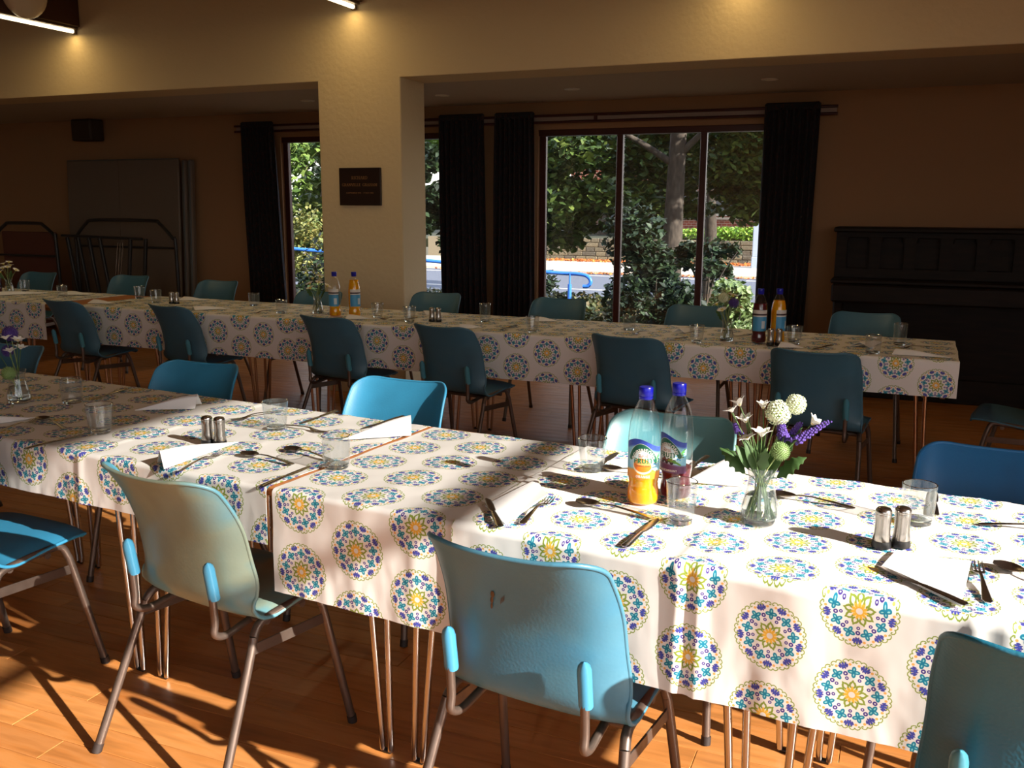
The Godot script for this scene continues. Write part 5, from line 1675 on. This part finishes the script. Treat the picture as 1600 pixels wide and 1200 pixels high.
	tree("leafy tree catching the sun in the half-hidden left window", Vector3(-11.6, -0.6, -17.0), [Vector3.ZERO, Vector3(0.1, 1.5, 0), Vector3(0.5, 3.0, 0)], 0.12, left, 0.15, [lin(92, 120, 52), lin(120, 142, 70), lin(60, 86, 38)])
	var side := clump(Vector3(-7.4, 1.5, -15.0), Vector3(0.9, 0.9, 1.2), 14, 4600, 0.3)
	tree("slender dark tree between the two windows, leaves low in the left light", Vector3(-7.15, -0.55, -15.0), [Vector3.ZERO, Vector3(0.03, 1.2, 0), Vector3(-0.06, 2.6, 0), Vector3(0.0, 4.2, 0)], 0.10, side, 0.14, dark)
	for k in 7:
		var x: float = -30.0 + k * 5.4
		tree("tall background tree beyond the house garden, %s from the left" % ["first", "second", "third", "fourth", "fifth", "sixth", "seventh"][k], Vector3(x, 0, -43.0 - (k % 2) * 2.0), [Vector3.ZERO, Vector3(0.1, 2.5, 0), Vector3(0, 5.0, 0)], 0.22, clump(Vector3(x, 5.2, -42.5 - (k % 2) * 2.0), Vector3(3.4, 2.9, 1.6), 18, 3600, 0.34), 0.36, green if k % 2 else dark)
	# shrubs close to the glass
	var sh := [["shrub", "dark shrub low in the middle of the wide window", Vector3(-3.05, -0.35, -12.4), Vector3(0.85, 0.95, 0.6), 0.68, 7500, dark, 0.10], ["shrub", "bushy shrub with sunlit pale leaves low in the right light", Vector3(-1.78, -0.3, -11.3), Vector3(0.5, 0.42, 0.5), 0.42, 2400, [lin(150, 164, 116), lin(110, 132, 76), lin(70, 92, 48)], 0.075], ["shrub", "spiky shrub with yellowish sunlit tips in the left window", Vector3(-9.2, -0.4, -13.6), Vector3(0.8, 0.8, 0.6), 0.95, 3000, yellow, 0.085], ["shrub", "dark low shrub at the foot of the left window", Vector3(-7.4, -0.3, -11.4), Vector3(0.9, 0.75, 0.6), 0.4, 3800, dark, 0.09], ["shrub", "small dark shrub trailing by the blue handrail post", Vector3(-4.75, -0.35, -13.2), Vector3(0.35, 0.4, 0.4), 0.3, 1200, dark, 0.09], ["shrub", "low leafy branch across the middle mullion of the wide window", Vector3(-2.45, 0.2, -13.0), Vector3(0.55, 0.3, 0.4), 0.5, 1100, dark, 0.11]]
	for e in sh:
		var t := thing(e[0], e[1], "shrub", e[2], 0.0, "shrubs outside the windows")
		for k in 5:
			var a := TAU * k / 5.0
			obj("stem", MB.new().tube(spline([Vector3(0.05 * cos(a), -0.1, 0.05 * sin(a)), Vector3(0.2 * cos(a), e[4] * 0.6, 0.2 * sin(a)), Vector3(0.4 * cos(a), e[4] * 1.2, 0.4 * sin(a))], 3), [0.016, 0.015, 0.014, 0.012, 0.010, 0.008, 0.005], 6), M.bark, t)
		leaves(t, "foliage", clump(Vector3(0, e[4], 0), e[3], 10, e[5], 0.42), e[7], e[6])
	var gt := Node3D.new()
	gt.name = "long_grass"
	add_child(gt, true)
	tag(gt, "long dark grass and weeds just outside the window glass", "grass", "", "stuff")
	leaves(gt, "grass_blades", [[Vector3(-5.0, -0.22, -10.2), Vector3(6.0, 0.16, 1.8), 7000], [Vector3(-6.0, -0.36, -13.6), Vector3(7.0, 0.16, 2.4), 14000], [Vector3(-7.0, -0.72, -18.5), Vector3(8.0, 0.2, 3.0), 14000]], 0.11, [lin(58, 70, 36), lin(80, 84, 46), lin(44, 54, 30), lin(110, 92, 60)])

func _ready() -> void:
	rng.seed = 7
	# camera
	var cam := Camera3D.new()
	cam.name = "camera"
	cam.position = Vector3(0, 1.41, 0)
	cam.rotation = Vector3(deg_to_rad(-10.9), deg_to_rad(22.48), deg_to_rad(0.265))
	cam.fov = rad_to_deg(2.0 * atan(600.0 / 1450.0))
	cam.near = 0.05
	cam.far = 300.0
	add_child(cam)
	cam.current = true
	# sky, exposure
	var env := Environment.new()
	env.background_mode = Environment.BG_SKY
	var sky := Sky.new()
	var sm := ProceduralSkyMaterial.new()
	sm.sky_top_color = Color(0.62, 0.68, 0.78)
	sm.sky_horizon_color = Color(0.95, 0.93, 0.89)
	sm.ground_bottom_color = Color(0.25, 0.23, 0.19)
	sm.ground_horizon_color = Color(0.62, 0.62, 0.58)
	sm.sky_curve = 0.2
	sm.sky_energy_multiplier = 1.0
	sky.sky_material = sm
	env.sky = sky
	env.background_energy_multiplier = SKY
	env.ambient_light_source = Environment.AMBIENT_SOURCE_SKY
	env.tonemap_mode = Environment.TONE_MAPPER_LINEAR
	env.tonemap_exposure = EXPOSURE
	env.sdfgi_enabled = true
	env.ssao_enabled = true
	env.ssil_enabled = true
	var we := WorldEnvironment.new()
	we.name = "environment"
	we.environment = env
	add_child(we)
	# low sun from the right and a little behind the viewer
	var sun := DirectionalLight3D.new()
	sun.name = "sun"
	sun.light_color = Color(1.0, 0.975, 0.935)
	sun.light_energy = SUN
	sun.light_angular_distance = 0.6
	sun.shadow_enabled = true
	sun.sky_mode = DirectionalLight3D.SKY_MODE_LIGHT_ONLY
	add_child(sun)
	var el := deg_to_rad(25.2)
	var az := deg_to_rad(14.5)
	var d := Vector3(cos(el) * cos(az), sin(el), cos(el) * sin(az))
	sun.look_at_from_position(d * 40.0, Vector3.ZERO, Vector3.UP)
	make_materials()
	build_room()
	build_bay_things()
	build_rows()
	build_chairs()
	build_tableware()
	build_outside()

const SUN := 5.0
const SKY := 3.9
const EXPOSURE := 1.0
const LAMP := 0.5
